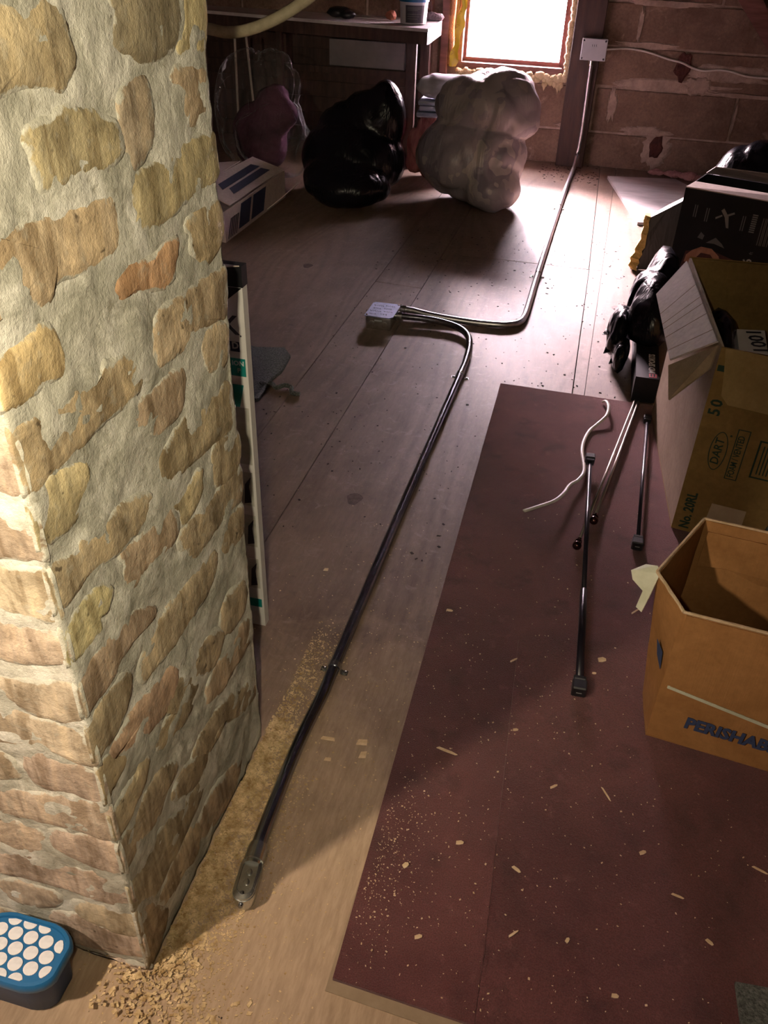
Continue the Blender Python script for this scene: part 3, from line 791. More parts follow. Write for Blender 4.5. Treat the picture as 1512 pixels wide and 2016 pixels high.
obj('set_screw', lathe((-.388, .706, .030), [(.0045, -.006), (.0045, .004), (.0035, .006)], 10, Vector((.2, -1, .1))), 'steel', fb, smooth=35)
obj('connector', tube([(-.3935, .772, .036), (-.3945, .779, .036), (-.3945, .780, .036), (-.396, .80, .036), (-.397, .812, .0355)], .018, 16, rads=[.016, .016, .0185, .0185, .017]), 'zinc', cd, smooth=35)
def strap(x, y, rz, par, both=True, zc=.0145, r=.0135):
    V, F = [], []
    prof = [(-.031, .0022), (-.019, .0022), (-.0155, .004)] + [(-(r + .0022) * math.cos(a), zc + (r + .0022) * math.sin(a)) for a in [math.radians(q) for q in (5, 30, 60, 90, 120, 150, 175)]] + [(.0155, .004), (.019, .0022), (.031, .0022)]
    wd = .007
    g = []
    outer = prof; inner = [(a * .97 if abs(a) < .016 else a, max(z - .002, .0004)) for a, z in prof]
    ring = outer + inner[::-1]
    n = len(ring)
    for s_ in (-wd, wd):
        for a, z in ring:
            V.append((x + a * math.cos(rz) - s_ * math.sin(rz), y + a * math.sin(rz) + s_ * math.cos(rz), z))
    m_ = len(prof)
    for i in range(m_ - 1):
        F.append([i, i + 1, n + i + 1, n + i]); j = n - 1 - i; F.append([j, j - 1, n + j - 1, n + j])
        F.append([i, i + 1, n - 2 - i, n - 1 - i]); F.append([n + i, n + i + 1, n + n - 2 - i, n + n - 1 - i])
    F.append([0, n - 1, 2 * n - 1, n]); F.append([m_ - 1, m_, n + m_, n + m_ - 1])
    o = obj('strap', (V, F), 'zinc', par, smooth=35)
    for a in (-.0245, .0245): obj('screw', lathe((x + a * math.cos(rz), y + a * math.sin(rz), .0027), [(.0055, 0), (.005, .002), (.002, .0032)], 10), 'zinc', o, smooth=35)
    return o
strap(-.404, 1.285, 0, cd); strap(-.3965, 2.81, 0, cd)
obj('coupling', tube([(-.739, 3.228, .032), (-.716, 3.229, .032)], .0175, 14), 'zinc', cd, smooth=35)

c2 = thing('electrical_conduit', (-.26, 4.6, 0), 'bent galvanised conduit from the floor box to the post beside the window', 'conduit')
r2 = [(-.742, 3.30, .032), (-.69, 3.300, .032), (-.64, 3.298, .026), (-.56, 3.296, .020), (-.45, 3.300, .0145), (-.36, 3.304, .0145), (-.295, 3.318, .0145), (-.252, 3.357, .0145), (-.236, 3.43, .0145), (-.235, 3.60, .0145), (-.238, 4.0, .0145), (-.238, 4.8, .0145), (-.234, 5.5, .0145), (-.226, 5.92, .016), (-.222, 6.04, .028), (-.217, 6.10, .075), (-.213, 6.118, .14), (-.211, 6.125, .24), (-.213, 6.132, .40), (-.216, 6.135, .52), (-.218, 6.135, .652)]
obj('pipe', tube(smooth_path(r2, 5), .0135, 14), 'steel_lit', c2, smooth='all')
strap(-.2385, 5.12, 0, c2); strap(-.236, 3.96, 0, c2)
obj('coupling', tube([(-.739, 3.300, .032), (-.716, 3.300, .032)], .0175, 14), 'zinc', c2, smooth=35)
obj('coupling', tube([(-.2175, 6.135, .618), (-.218, 6.135, .650)], .0175, 14), 'zinc', c2, smooth=35)

# square steel junction box on the floor
jb = thing('junction_box', (-.79, 3.20, 0), 'low square steel junction box on the plywood with ink notes on its cover', 'junction box')
body = obj('box_body', box((-.7925, 3.205, .027), (.103, .145, .053), 0, .006, seg=2), 'zinc', jb, smooth=40)
cv = obj('cover_plate', prism([(-.850, 3.132), (-.748, 3.128), (-.735, 3.145), (-.735, 3.268), (-.748, 3.283), (-.842, 3.280), (-.850, 3.268)], .0542, .0575), 'steel_cover', jb)
for x_, y_ in ((-.842, 3.14), (-.743, 3.275)): obj('screw', lathe((x_, y_, .0576), [(.005, 0), (.0045, .002), (.002, .003)], 10), 'zinc', cv, smooth=35)
for x_ in (-.82, -.765): obj('knockout', lathe((x_, 3.1322, .025), [(.013, 0), (.013, .0015), (.011, .002)], 16, Vector((0, -1, 0))), 'zinc', body, smooth=35)
obj('label_plate', bx(-.808, -.777, 3.1308, 3.1326, .037, .044), 'pvc', body)
for i, (x_, y_, l_) in enumerate(((-.838, 3.245, .040), (-.833, 3.215, .030), (-.84, 3.185, .045), (-.79, 3.250, .038), (-.79, 3.22, .03), (-.785, 3.19, .036), (-.79, 3.16, .025), (-.835, 3.155, .026))):
    obj('ink_scribble', tube([(x_ + l_ * t / 9, y_ + .007 * (-1) ** t * random.uniform(.4, 1), .0578) for t in range(10)], .0016, 4, .3), 'ink', cv)
for y_ in (3.228, 3.300):
    obj('locknut', lathe((-.7408, y_, .032), [(.019, 0), (.019, .003), (.016, .0035)], 12, Vector((1, 0, 0))), 'zinc', jb, smooth=35)

# grey plastic box and white cable on the gable wall
gb = thing('wall_junction_box', (-.212, 6.13, .65), 'square grey plastic junction box on the brown post beside the window', 'junction box')
obj('box_body', box((-.212, 6.138, .708), (.150, .052, .116), 0, .006, seg=2), 'pvc', gb, smooth=40)
cv = obj('cover_plate', box((-.212, 6.108, .708), (.156, .010, .122), 0, .003), 'pvc', gb)
for sx in (-1, 1):
    for sz in (-1, 1): obj('screw', lathe((-.212 + sx * .066, 6.103, .708 + sz * .049), [(.006, 0), (.005, .002), (.002, .003)], 10, Vector((0, -1, 0))), 'ink', cv)
for k in range(3): obj('ink_scribble', tube([(-.225 + k * .012 + .002 * (t % 2), 6.1025, .722 + .006 * t) for t in range(4)], .0015, 4, .3), 'ink', cv)
tag(obj('white_cable', tube(smooth_path([(-.136, 6.13, .712), (-.10, 6.16, .713), (-.02, 6.23, .712), (.08, 6.236, .705), (.16, 6.236, .690), (.25, 6.234, .668), (.33, 6.232, .655), (.40, 6.236, .630), (.47, 6.236, .618), (.56, 6.236, .628), (.64, 6.236, .622), (.72, 6.236, .605), (.80, 6.236, .602), (1.0, 6.236, .60), (1.15, 6.236, .60)]), .0062, 8), 'cable_pale', smooth='all'),
    'thin white cable sagging along the block wall from the grey box', 'cable')

# ------------------------------------------------------------------ blue lidded tub beside the chimney
tb = thing('pad_tub', (-.672, .515, 0), 'small tub with a blue lid showing rows of white round pads', 'tub')
def octo(hx, hy, c, n=6, cut=.55):
    P = []
    for sx, sy in ((1, 1), (-1, 1), (-1, -1), (1, -1)):
        a = (hx * sx, hy * sy * (1 - cut)); b2 = (hx * sx * (1 - cut), hy * sy)
        if sx * sy < 0: a, b2 = b2, a
        for k in range(n):
            t = k / (n - 1)
            x = a[0] + (b2[0] - a[0]) * t; y = a[1] + (b2[1] - a[1]) * t
            bul = math.sin(math.pi * t) * .12
            P.append((c[0] + x * (1 + bul), c[1] + y * (1 + bul)))
    return P
def loft_poly(layers):
    V, F = [], []
    n = len(layers[0][0])
    for P, z in layers: V += [(x, y, z) for x, y in P]
    for i in range(len(layers) - 1):
        for j in range(n): F.append([i * n + j, i * n + (j + 1) % n, (i + 1) * n + (j + 1) % n, (i + 1) * n + j])
    F.append(list(range(n - 1, -1, -1))); F.append([(len(layers) - 1) * n + j for j in range(n)])
    return V, F
TC = (-.666, .515)
obj('tub_body', loft_poly([(octo(.058, .036, TC), .001), (octo(.062, .040, TC), .006), (octo(.068, .044, TC), .080)]), 'tub_clear', tb, smooth=40)
ld = obj('lid', loft_poly([(octo(.074, .049, TC), .080), (octo(.077, .051, TC), .084), (octo(.077, .051, TC), .096), (octo(.074, .0485, TC), .100), (octo(.069, .044, TC), .1005), (octo(.068, .043, TC), .0965)]), 'lid_blue', tb, smooth=40)
# white pads behind the round openings
inside = octo(.066, .0412, TC)
def inpoly(x, y, P):
    c = False
    for i in range(len(P)):
        a, b2 = P[i - 1], P[i]
        if (a[1] > y) != (b2[1] > y) and x < (b2[0] - a[0]) * (y - a[1]) / (b2[1] - a[1]) + a[0]: c = not c
    return c
pm = None
for r in range(-3, 4):
    for q in range(-4, 5):
        x_ = TC[0] + q * .0262 + (.0131 if r % 2 else 0) - .004; y_ = TC[1] + r * .0205
        P = []
        for k in range(20):
            a = 2 * math.pi * k / 20
            rr = .0112
            while rr > 0 and not inpoly(x_ + rr * math.cos(a), y_ + rr * .92 * math.sin(a), inside): rr -= .0012
            P.append((x_ + max(rr, 0) * math.cos(a), y_ + max(rr, 0) * .92 * math.sin(a)))
        ar = sum(P[i - 1][0] * P[i][1] - P[i][0] * P[i - 1][1] for i in range(20)) / 2
        if ar > .00005 and inpoly(x_, y_, inside): obj('round_pad', prism(P, .0966, .0978), 'pad_white', ld)

# ------------------------------------------------------------------ tall white panel box behind the chimney
wbx = thing('panel_box', (-.80, 1.39, 0), 'tall narrow white printed carton standing behind the chimney', 'box')
BX, BY = -.604, 1.38
obj('carton_body', bx(-.985, BX, BY, BY + .022, 0, .829), 'card_white', wbx)
def wbp(x0, x1, z0, z1, d=.0008):     # flat print on the box face, x measured from its right edge
    return bx(BX - x1, BX - x0, BY - d, BY - .0001, z0, z1)
obj('black_band', join(bx(-.987, BX + .001, BY - .001, BY + .023, .8295, .868)), 'black_card', wbx)
obj('dark_corner', sheet([(-.985, BY - .0005, .8285), (-.985, BY - .0005, .76), (-.64, BY - .0005, .799), (BX - .001, BY - .0005, .8285)], .0006), 'black_card', wbx)
obj('top_flap', sheet([(-.985, BY, .869), (BX - .003, BY, .869), (BX - .02, BY - .03, .876), (-.985, BY - .03, .876)], .002), 'card_flap', wbx)
R_, U_ = (1, 0, 0), (0, 0, 1)
text('printed_letters', 'K', 'ink', .052, (BX - .047, BY, .727), R_, U_, wbx, bold=.001)
text('printed_letters', '.', 'ink', .03, (BX - .013, BY, .727), R_, U_, wbx)
obj('dark_patch', wbp(.0135, .20, .702, .722), 'navy', wbx)
text('printed_letters', 'D', 'ink_white', .019, (BX - .029, BY - .0008, .7045), R_, U_, wbx, bold=.0005)
obj('teal_patch', wbp(.004, .25, .651, .688), 'teal', wbx)
text('printed_letters', 'ION', 'ink_white', .0135, (BX - .0065, BY - .0008, .671), R_, U_, wbx, align='RIGHT', bold=.0003)
text('printed_letters', 'P', 'ink_white', .0135, (BX - .0215, BY - .0008, .656), R_, U_, wbx, bold=.0003)
M['photo_print'] = noisy('photo_print', (.34, .34, .29), (.50, .48, .43), 9, .5, (1, 1, 3), 0)
obj('teal_patch', sheet([(BX - .25, BY - .0004, .632), (BX - .011, BY - .0004, .632), (BX - .022, BY - .0004, .583), (BX - .25, BY - .0004, .583)], .0007), 'teal', wbx)
obj('photo_panel', wbp(.004, .25, .450, .582), 'photo_print', wbx)
for z0 in (.345, .235, .115):
    obj('picture_panel', wbp(.006, .25, z0, z0 + .085), 'photo_print', wbx)
    obj('picture_figure', sheet([(BX - .028, BY - .0011, z0 + .005), (BX - .012, BY - .0011, z0 + .010), (BX - .015, BY - .0011, z0 + .05), (BX - .010, BY - .0011, z0 + .075), (BX - .024, BY - .0011, z0 + .055)], .0005), 'ink', wbx)
obj('teal_patch', wbp(.005, .2, .058, .082), 'teal', wbx)

# ------------------------------------------------------------------ hanging tan cable at the top
tag(obj('hanging_cable', tube(smooth_path([(-1.12, 2.10, 1.165), (-1.06, 2.14, 1.150), (-1.008, 2.2, 1.141), (-.965, 2.2, 1.136), (-.925, 2.2, 1.139), (-.886, 2.2, 1.149), (-.845, 2.2, 1.164), (-.807, 2.2, 1.182), (-.77, 2.2, 1.203), (-.725, 2.2, 1.235), (-.65, 2.2, 1.32), (-.58, 2.2, 1.45), (-.50, 2.2, 1.75), (-.46, 2.2, 2.19)]), .0135, 12), 'tan_hose', smooth='all'),
    'thick tan cable looping across the dark space beside the chimney top', 'cable')

# ------------------------------------------------------------------ workbench along the back left
dk = thing('workbench', (-2.1, 5.9, 0), 'long laminate workbench with a dark front edge under the gable wall', 'workbench')
fr, fl_ = Vector((-1.168, 5.63, 0)), Vector((-3.2, 5.95, 0))
br_, bl_ = Vector((-1.19, 6.16, 0)), Vector((-3.2, 6.16, 0))
Z = lambda p, z: (p.x, p.y, z)
obj('bench_top', hexa([Z(fl_, .795), Z(fr, .795), Z(br_, .795), Z(bl_, .795), Z(fl_, .813), Z(fr, .813), Z(br_, .813), Z(bl_, .813)]), 'desk_top', dk)
obj('front_apron', hexa([Z(fl_ + Vector((0, .002, 0)), .728), Z(fr + Vector((-.004, .002, 0)), .728), Z(fr + Vector((-.004, .022, 0)), .728), Z(fl_ + Vector((0, .022, 0)), .728), Z(fl_ + Vector((0, .002, 0)), .7945), Z(fr + Vector((-.004, .002, 0)), .7945), Z(fr + Vector((-.004, .022, 0)), .7945), Z(fl_ + Vector((0, .022, 0)), .7945)]), 'dark_wood', dk)
obj('side_apron', hexa([(-1.186, 5.653, .728), (-1.169, 5.653, .728), (-1.19, 6.16, .728), (-1.207, 6.16, .728), (-1.186, 5.653, .7945), (-1.169, 5.653, .7945), (-1.19, 6.16, .7945), (-1.207, 6.16, .7945)]), 'desk_top', dk)
obj('leg', bx(-1.312, -1.250, 5.70, 5.74, .0, .7945, .003), 'dark_wood', dk)
obj('leg', bx(-1.312, -1.250, 6.10, 6.14, .0, .7945, .003), 'dark_wood', dk)
obj('leg', bx(-2.20, -2.16, 5.82, 5.86, .0, .7945, .003), 'dark_wood', dk)
obj('leg', bx(-3.10, -3.04, 5.98, 6.04, .0, .7945, .003), 'dark_wood', dk)
obj('back_rail', bx(-2.9, -1.26, 6.145, 6.16, .46, .50), 'dark_wood', dk)
vp = tag(obj('wall_panel', bx(-1.95, -1.43, 6.166, 6.225, .505, .665, .003), 'panel_dark'), 'pale grey rectangular panel fixed on the wall beneath the workbench', 'panel')
# tub and clutter on the bench
t2 = thing('plastic_tub', (-1.305, 5.83, .813), 'white plastic tub with a blue lid and printed label on the workbench', 'tub')
obj('tub_body', lathe((-1.305, 5.83, .8135), [(.070, 0), (.078, .004), (.086, .118), (.088, .120)], 26), 'tub_white', t2, smooth=40)
l2 = obj('lid', lathe((-1.305, 5.83, .9335), [(.091, 0), (.092, .003), (.092, .020), (.088, .024), (.080, .022)], 26), 'lid_blue', t2, smooth=40)
V, F = [], []
for k in range(9):
    a = math.radians(-112 + k * 10)
    for z, r_ in ((.826, .0806), (.918, .0871)): V.append((-1.305 + math.cos(a) * r_, 5.83 + math.sin(a) * r_, z))
for k in range(8): F.append([2 * k, 2 * k + 2, 2 * k + 3, 2 * k + 1])
M['label_dark'] = base_mat('dark_label', (.07, .065, .09), .5)[0]
lb = obj('label', (V, F), 'label_dark', t2)
for k, z in enumerate((.905, .898, .891, .870, .858, .846)):
    V = []
    n_ = 7
    for i in range(n_):
        a = math.radians(-104 + i * (60 - (k % 3) * 8) / (n_ - 1))
        r_ = .0815 + (z - .826) * .0707
        for dz in (0, .0028): V.append((-1.305 + math.cos(a) * r_, 5.83 + math.sin(a) * r_, z + dz))
    obj('printed_line', (V, [[2 * i, 2 * i + 2, 2 * i + 3, 2 * i + 1] for i in range(n_ - 1)]), 'ink_grey', lb)
tag(obj('terracotta_scrap', blob([((-1.47, 5.93, .842), (.035, .03, .028))], 2, .01, 20, .005, 30, floor=.8136, seed=3), noisy('orange_paper', (.40, .12, .07), (.55, .22, .14), 12, .7)), 'crumpled orange scrap behind the white tub on the workbench', 'scrap')
tag(obj('black_pouch', blob([((-1.80, 5.90, .845), (.085, .05, .032)), ((-1.74, 5.88, .835), (.06, .04, .025))], 3, .012, 14, .006, 22, floor=.8136, seed=5), 'black_plastic', smooth='all'), 'limp black pouch lying on the workbench left of the white tub', 'pouch')
tag(obj('paper_sheet', sheet([(-1.72, 5.98, .8146), (-1.36, 6.03, .8146), (-1.36, 6.12, .816), (-1.75, 6.10, .816)], .0015), 'card_white'), 'pale paper sheet lying along the back of the workbench', 'paper')
V, F = blob([((-1.25, 6.08, .835), (.10, .04, .026))], 3, .012, 30, .01, 50, floor=.8136, seed=8)
tag(obj('bristle_brush', (V, F), noisy('brush_fibre', (.22, .16, .18), (.42, .34, .36), 60, .9, bstr=1, bdist=.02, bscale=90), smooth='all'), 'fuzzy grey brush lying at the window end of the workbench', 'brush')
# yellow plastic strip beside the window
st = thing('plastic_strip', (-1.09, 6.2, .56), 'yellow plastic strip with dark print hanging at the left window jamb', 'plastic strip')
V, F = [], []
M['yellow_film'] = base_mat('yellow_film', (.75, .58, .04), .35)[0]
for k in range(15):
    z = .55 + .40 * k / 14
    xc = -1.108 + .055 * (k / 14) + .006 * math.sin(k * 1.7); wd = .022 + .006 * math.sin(k * .9)
    for i in range(4): V.append((xc + (i / 3 - .5) * 2 * wd, 6.180 - .012 * math.sin(i * 1.3 + k), z))
for k in range(14):
    for i in range(3): F.append([k * 4 + i, k * 4 + i + 1, k * 4 + 5 + i, k * 4 + 4 + i])
fo = obj('film', (V, F), 'yellow_film', st, smooth='all')
for k in range(4):
    z = .62 + k * .075
    obj('printed_mark', tube([(-1.118 + .055 * (z - .55) / .4 + .012 * ((t * 7) % 3 - 1), 6.160, z + t * .009) for t in range(5)], .0022, 5, .4), 'ink_red', st)
M['orange_foam'] = noisy('orange_fibre', (.60, .25, .12), (.75, .42, .25), 30, .9, bstr=.8, bdist=.02)
tag(obj('insulation_strip', tube(smooth_path([(-1.135, 6.225, .55), (-1.13, 6.22, .66), (-1.138, 6.225, .78), (-1.132, 6.22, .9), (-1.13, 6.225, 1.02)]), .020, 8), 'orange_foam', smooth='all'), 'orange fibre strip between the workbench end and the window frame', 'insulation')

# ------------------------------------------------------------------ bags and boxes in the dark left corner
lw_ = thing('low_carton', (-2.0, 4.42, 0), 'low white carton with blue printed stripes lying in the dark left corner', 'box')
LX, LY0, LY1, LH = -1.79, 3.93, 4.80, .15
obj('carton_body', join(bx(LX - .006, LX, LY0, LY1, 0, LH), bx(LX - .42, LX - .006, LY1 - .006, LY1, 0, LH), bx(LX - .42, LX - .414, LY0, LY1 - .006, 0, LH), bx(LX - .414, LX - .006, LY0, LY1 - .006, 0, .006), bx(LX - .414, LX - .006, LY0, LY0 + .006, .006, LH)), 'card_flap', lw_)
fp = obj('flap', sheet([(LX - .01, LY0 + .1, LH + .004), (LX - .01, LY1, LH + .004), (LX - .20, LY1 + .02, LH + .05), (LX - .24, LY0 + .2, LH + .05)], .004), 'card_flap', lw_)
obj('flap', sheet([(LX - .41, LY0 + .1, LH + .004), (LX - .41, LY1, LH + .004), (LX - .26, LY1 - .02, LH + .03), (LX - .26, LY0 + .15, LH + .03)], .004), 'card_flap', lw_)
for a in (.05, .11): obj('blue_stripe', sheet([(LX - a, LY0 + .25, LH + .008 + a * .24), (LX - a, LY1 - .10, LH + .008 + a * .24), (LX - a - .045, LY1 - .12, LH + .019 + a * .24), (LX - a - .045, LY0 + .30, LH + .019 + a * .24)], .001), 'navy', fp)
for y0, y1 in ((4.10, 4.24), (4.27, 4.45)): obj('blue_stripe', sheet([(LX + .0008, y0, .02), (LX + .0008, y1, .02), (LX + .0008, y1 + .05, .135), (LX + .0008, y0 + .05, .135)], .0012), 'navy', lw_)
for k in range(5): obj('printed_mark', sheet([(LX + .0008, 3.96 + k * .025, .01), (LX + .0008, 3.968 + k * .025, .01), (LX + .0008, 4.02 + k * .022, .10), (LX + .0008, 4.01 + k * .022, .10)], .0012), 'ink', lw_)
obj('flap', sheet([(LX + .002, 4.50, .012), (LX + .002, LY1 + .02, .012), (LX + .085, LY1 + .02, .09), (LX + .10, LY1 - .05, .10), (LX + .05, 4.55, .05)], .004), 'card_flap', lw_)

cb = thing('clear_plastic_bag', (-2.08, 5.22, 0), 'tall clear glossy plastic bag of plum coloured bedding under the bench', 'bag')
obj('film', blob([((-2.16, 5.30, .34), (.24, .16, .36)), ((-2.02, 5.28, .50), (.15, .13, .22)), ((-2.02, 5.24, .22), (.25, .20, .25))], 5, .035, 5, .035, 8, floor=.004, seed=2), 'bag_clear', cb, smooth='all')
obj('bedding', blob([((-2.04, 5.28, .34), (.15, .11, .17)), ((-2.12, 5.28, .22), (.18, .12, .21))], 4, .035, 6, .025, 9, floor=.012, seed=4), 'cloth_plum', cb, smooth='all')
bb = tag(obj('trash_bag', blob([((-1.44, 5.02, .20), (.32, .24, .22)), ((-1.27, 5.06, .40), (.12, .14, .22)), ((-1.36, 5.06, .36), (.19, .15, .21)), ((-1.48, 5.06, .30), (.20, .15, .20)), ((-1.50, 4.86, .12), (.19, .20, .14)), ((-1.42, 4.80, .10), (.25, .20, .12))], 5, .018, 3.5, .012, 6, floor=.0015, seed=6), 'bag_black', smooth='all'),
    'big black trash bag slumped on the floor left of the bench leg', 'trash bag')
# big white bag, pillow and cloths by the window
wbg = tag(obj('plastic_bag', blob([((-.77, 5.14, .24), (.32, .25, .24)), ((-.62, 5.00, .10), (.17, .17, .13)), ((-.72, 5.20, .50), (.30, .24, .18)), ((-.64, 5.22, .60), (.17, .16, .11)), ((-.57, 5.19, .47), (.17, .18, .15))], 5, .026, 5, .022, 6, floor=.0015, seed=11, cen=(-.69, 5.13, .36)), 'bag_white', smooth='all'),
    'bulging translucent white plastic bag of clothes below the window', 'bag')
tag(obj('pillow', blob([((-1.03, 5.52, .535), (.165, .12, .07)), ((-1.06, 5.52, .515), (.15, .11, .05))], 4, .02, 6, .01, 9, seed=14), 'pillow', smooth='all'), 'white pillow poking out left of the big white bag', 'pillow')
tag(obj('folded_cloth', join(box((-1.06, 5.53, .385), (.24, .22, .030), .1, .010, seg=2), box((-1.055, 5.53, .418), (.23, .21, .028), .14, .010, seg=2), box((-1.06, 5.53, .447), (.22, .20, .026), .05, .010, seg=2)), 'cloth_blue', smooth='all'),
    'folded blue and white striped cloth stacked beside the bench leg', 'cloth')
tag(obj('crumpled_cloth', blob([((-1.09, 5.54, .17), (.15, .14, .185))], 4, .05, 8, .03, 10, floor=.001, seed=17), 'cloth_pink', smooth='all'), 'crumpled dark pink cloth heaped under the striped cloth', 'cloth')
# pale sticks behind the clear bag
for a, lab in (((-2.40, 5.60, -2.385, 5.60), 'left upright pale stick in the dark beyond the clear bag'), ((-2.27, 5.62, -2.31, 5.60), 'right leaning pale stick in the dark beyond the clear bag')):
    tag(obj('thin_stick', tube([(a[0], a[1], .0005), (a[2], a[3], .72)], .008, 8), 'white_cable'), lab, 'stick', 'pale sticks in the dark corner')

# ------------------------------------------------------------------ right side, far: board, scraps, bags
tag(obj('loose_board', prism([(.002, 5.932), (.205, 4.965), (.64, 5.05), (.66, 5.58), (.43, 6.02)], .0008, .018), 'pan_grey'), 'pale grey board lying flat on the plywood near the block wall', 'board')
tag(obj('insulation_scrap', join(*[blob([((x, y, r_ * .5), (r_ * 1.6, r_, r_ * .6))], 3, .02, 20, .01, 30, floor=.001, seed=30 + k) for k, (x, y, r_) in enumerate(((.52, 6.10, .045), (.61, 6.03, .045), (.42, 6.13, .04), (.31, 6.15, .03)))]), 'insulation', smooth='all'), 'dusty pink insulation strewn along the foot of the block wall', 'insulation')
tag(obj('trash_bag', blob([((.86, 4.85, .24), (.36, .30, .25)), ((.78, 4.85, .36), (.22, .22, .16)), ((1.0, 4.9, .36), (.3, .25, .2))], 5, .035, 4, .025, 6, floor=.0015, seed=21), 'bag_black', smooth='all'), 'shiny black trash bag at the right behind the black photo carton', 'trash bag')
fm = thing('foam_pack', (.40, 4.35, 0), 'dark film wrapped pad with torn yellow foam along its left end', 'foam')
prof = [(.364, .350), (.29, .300), (.226, .256), (.229, .183), (.227, .11), (.217, .075), (.214, .012), (.40, .020), (.50, .02), (.50, .35)]
V = []
for j, (y, k) in enumerate(((4.20, 0), (4.205, .003), (4.25, .003), (4.26, 0))):
    for x, z in prof: V.append((x + (0 if k else .003), y + .012 * noise.noise(Vector((x * 9, z * 9, j))), z + random.uniform(-.003, .003)))
n_ = len(prof)
F = [list(range(n_)), list(range(4 * n_ - 1, 3 * n_ - 1, -1))] + [[j * n_ + i, j * n_ + (i + 1) % n_, (j + 1) * n_ + (i + 1) % n_, (j + 1) * n_ + i] for j in range(3) for i in range(n_)]
obj('wrapped_pad', (V, F), 'bag_grey', fm)
L_ = [(.203, .262), (.199, .235), (.206, .205), (.201, .175), (.205, .150), (.192, .118), (.186, .100), (.190, .085), (.172, .060), (.178, .040), (.170, .022), (.186, .004)]
R_2 = [(.228, .259), (.224, .235), (.231, .205), (.228, .175), (.229, .150), (.230, .118), (.219, .100), (.224, .085), (.213, .060), (.219, .040), (.208, .022), (.214, .004)]
V, F = [], []
for i in range(12):
    for (x, z), y in ((L_[i], 4.215), (R_2[i], 4.196), (R_2[i], 4.262), (L_[i], 4.25)): V.append((x, y + random.uniform(-.006, .006), z))
for i in range(11):
    for j in range(4): F.append([i * 4 + j, i * 4 + (j + 1) % 4, i * 4 + 4 + (j + 1) % 4, i * 4 + 4 + j])
F += [[0, 1, 2, 3], [47, 46, 45, 44]]
obj('torn_foam', (V, F), 'foam_pad', fm)

# black carton with a printed picture
kb = thing('photo_carton', (.66, 3.95, 0), 'open black carton with white print and a picture of flexed arms', 'box')
A, B = Vector((.327, 3.90, 0)), Vector((.80, 3.74, 0))
dr = (B - A).normalized(); bk = Vector((-dr.y, dr.x, 0)); HB = .474
def kp(s, z, d=0): p = A + dr * s - bk * d; return (p.x, p.y, z)
A2, B2 = A + bk * .30, B + bk * .30
t_ = .005
obj('carton_body', join(hexa([Z(A, 0), Z(B, 0), Z(B + bk * t_, 0), Z(A + bk * t_, 0), Z(A, HB), Z(B, HB), Z(B + bk * t_, HB), Z(A + bk * t_, HB)]),
                        hexa([Z(A + bk * t_, 0), Z(A + bk * t_ + dr * t_, 0), Z(A2 + dr * t_, 0), Z(A2, 0), Z(A + bk * t_, HB), Z(A + bk * t_ + dr * t_, HB), Z(A2 + dr * t_, HB), Z(A2, HB)]),
                        hexa([Z(A2 + dr * t_, 0), Z(B2, 0), Z(B2 - bk * t_, 0), Z(A2 + dr * t_ - bk * t_, 0), Z(A2 + dr * t_, HB), Z(B2, HB), Z(B2 - bk * t_, HB), Z(A2 + dr * t_ - bk * t_, HB)]),
                        hexa([Z(A + dr * t_ + bk * t_, 0), Z(B + bk * t_, 0), Z(B2 - bk * t_, 0), Z(A2 - bk * t_ + dr * t_, 0), Z(A + dr * t_ + bk * t_, .01), Z(B + bk * t_, .01), Z(B2 - bk * t_, .01), Z(A2 - bk * t_ + dr * t_, .01)])), 'black_card', kb)
obj('flap', sheet([Z(A, HB + .003), Z(B - dr * .02, HB + .003), Z(B - dr * .05 + bk * .06, HB + .018), Z(A + dr * .015 + bk * .075, HB + .012)], .004), 'card_flap', kb)
obj('flap', sheet([Z(A2, HB + .003), Z(B2, HB + .003), Z(B2 - bk * .06, HB + .06), Z(A2 + dr * .05 - bk * .08, HB + .05)], .004), 'card_flap', kb)
M['skin_print'] = noisy('printed_skin', (.30, .13, .08), (.46, .24, .16), 20, .45, bstr=0)
M['shirt_print'] = noisy('printed_shirt', (.05, .012, .012), (.09, .02, .02), 20, .45, bstr=0)
def kpoly(P, mat, d=.0006, name='printed_shape'): return obj(name, sheet([kp(s, z, d) for s, z in P], .0008), mat, kb)
kpoly([(.03, .015), (.06, .22), (.155, .245), (.27, .22), (.27, .015)], 'shirt_print', .0005, 'printed_picture')
kpoly([(.062, .175), (.085, .170), (.105, .195), (.125, .225), (.165, .225), (.19, .20), (.205, .165), (.215, .12), (.235, .12), (.225, .18), (.20, .225), (.165, .250), (.12, .250), (.085, .228), (.065, .205)], 'skin_print', .0012, 'printed_picture')
kpoly([(.135, .270), (.17, .298), (.20, .278), (.215, .262), (.17, .272)], 'print_dim', .0012)
kpoly([(.095, .285), (.105, .310), (.122, .298), (.118, .280)], 'print_dim', .0012)
kpoly([(.26, .135), (.318, .14), (.318, .205), (.262, .20)], 'paper', .0012, 'paper_label')
up_ = -dr
for s, z, n_, hh, mt in ((.055, .365, 'x', .050, 'print_dim'), (.105, .355, 'x', .055, 'print_dim'), (.255, .345, 'x', .060, 'print_dim'), (.335, .30, 'x', .11, 'print_dim'), (.35, .30, 'x', .11, 'print_dim'), (.365, .30, 'x', .11, 'print_dim')):
    for q in (0, .009): kpoly([(s + q, z), (s + q + .004, z), (s + q + .004, z + hh), (s + q, z + hh)], mt, .0012, 'printed_line')
kpoly([(.165, .41), (.185, .385), (.20, .345), (.21, .345), (.20, .39), (.175, .42)], 'ink_grey', .0012)
kpoly([(.15, .372), (.175, .388), (.172, .394), (.148, .380)], 'ink_grey', .0012)
kpoly([(.195, .39), (.222, .405), (.218, .412), (.192, .398)], 'ink_grey', .0012)
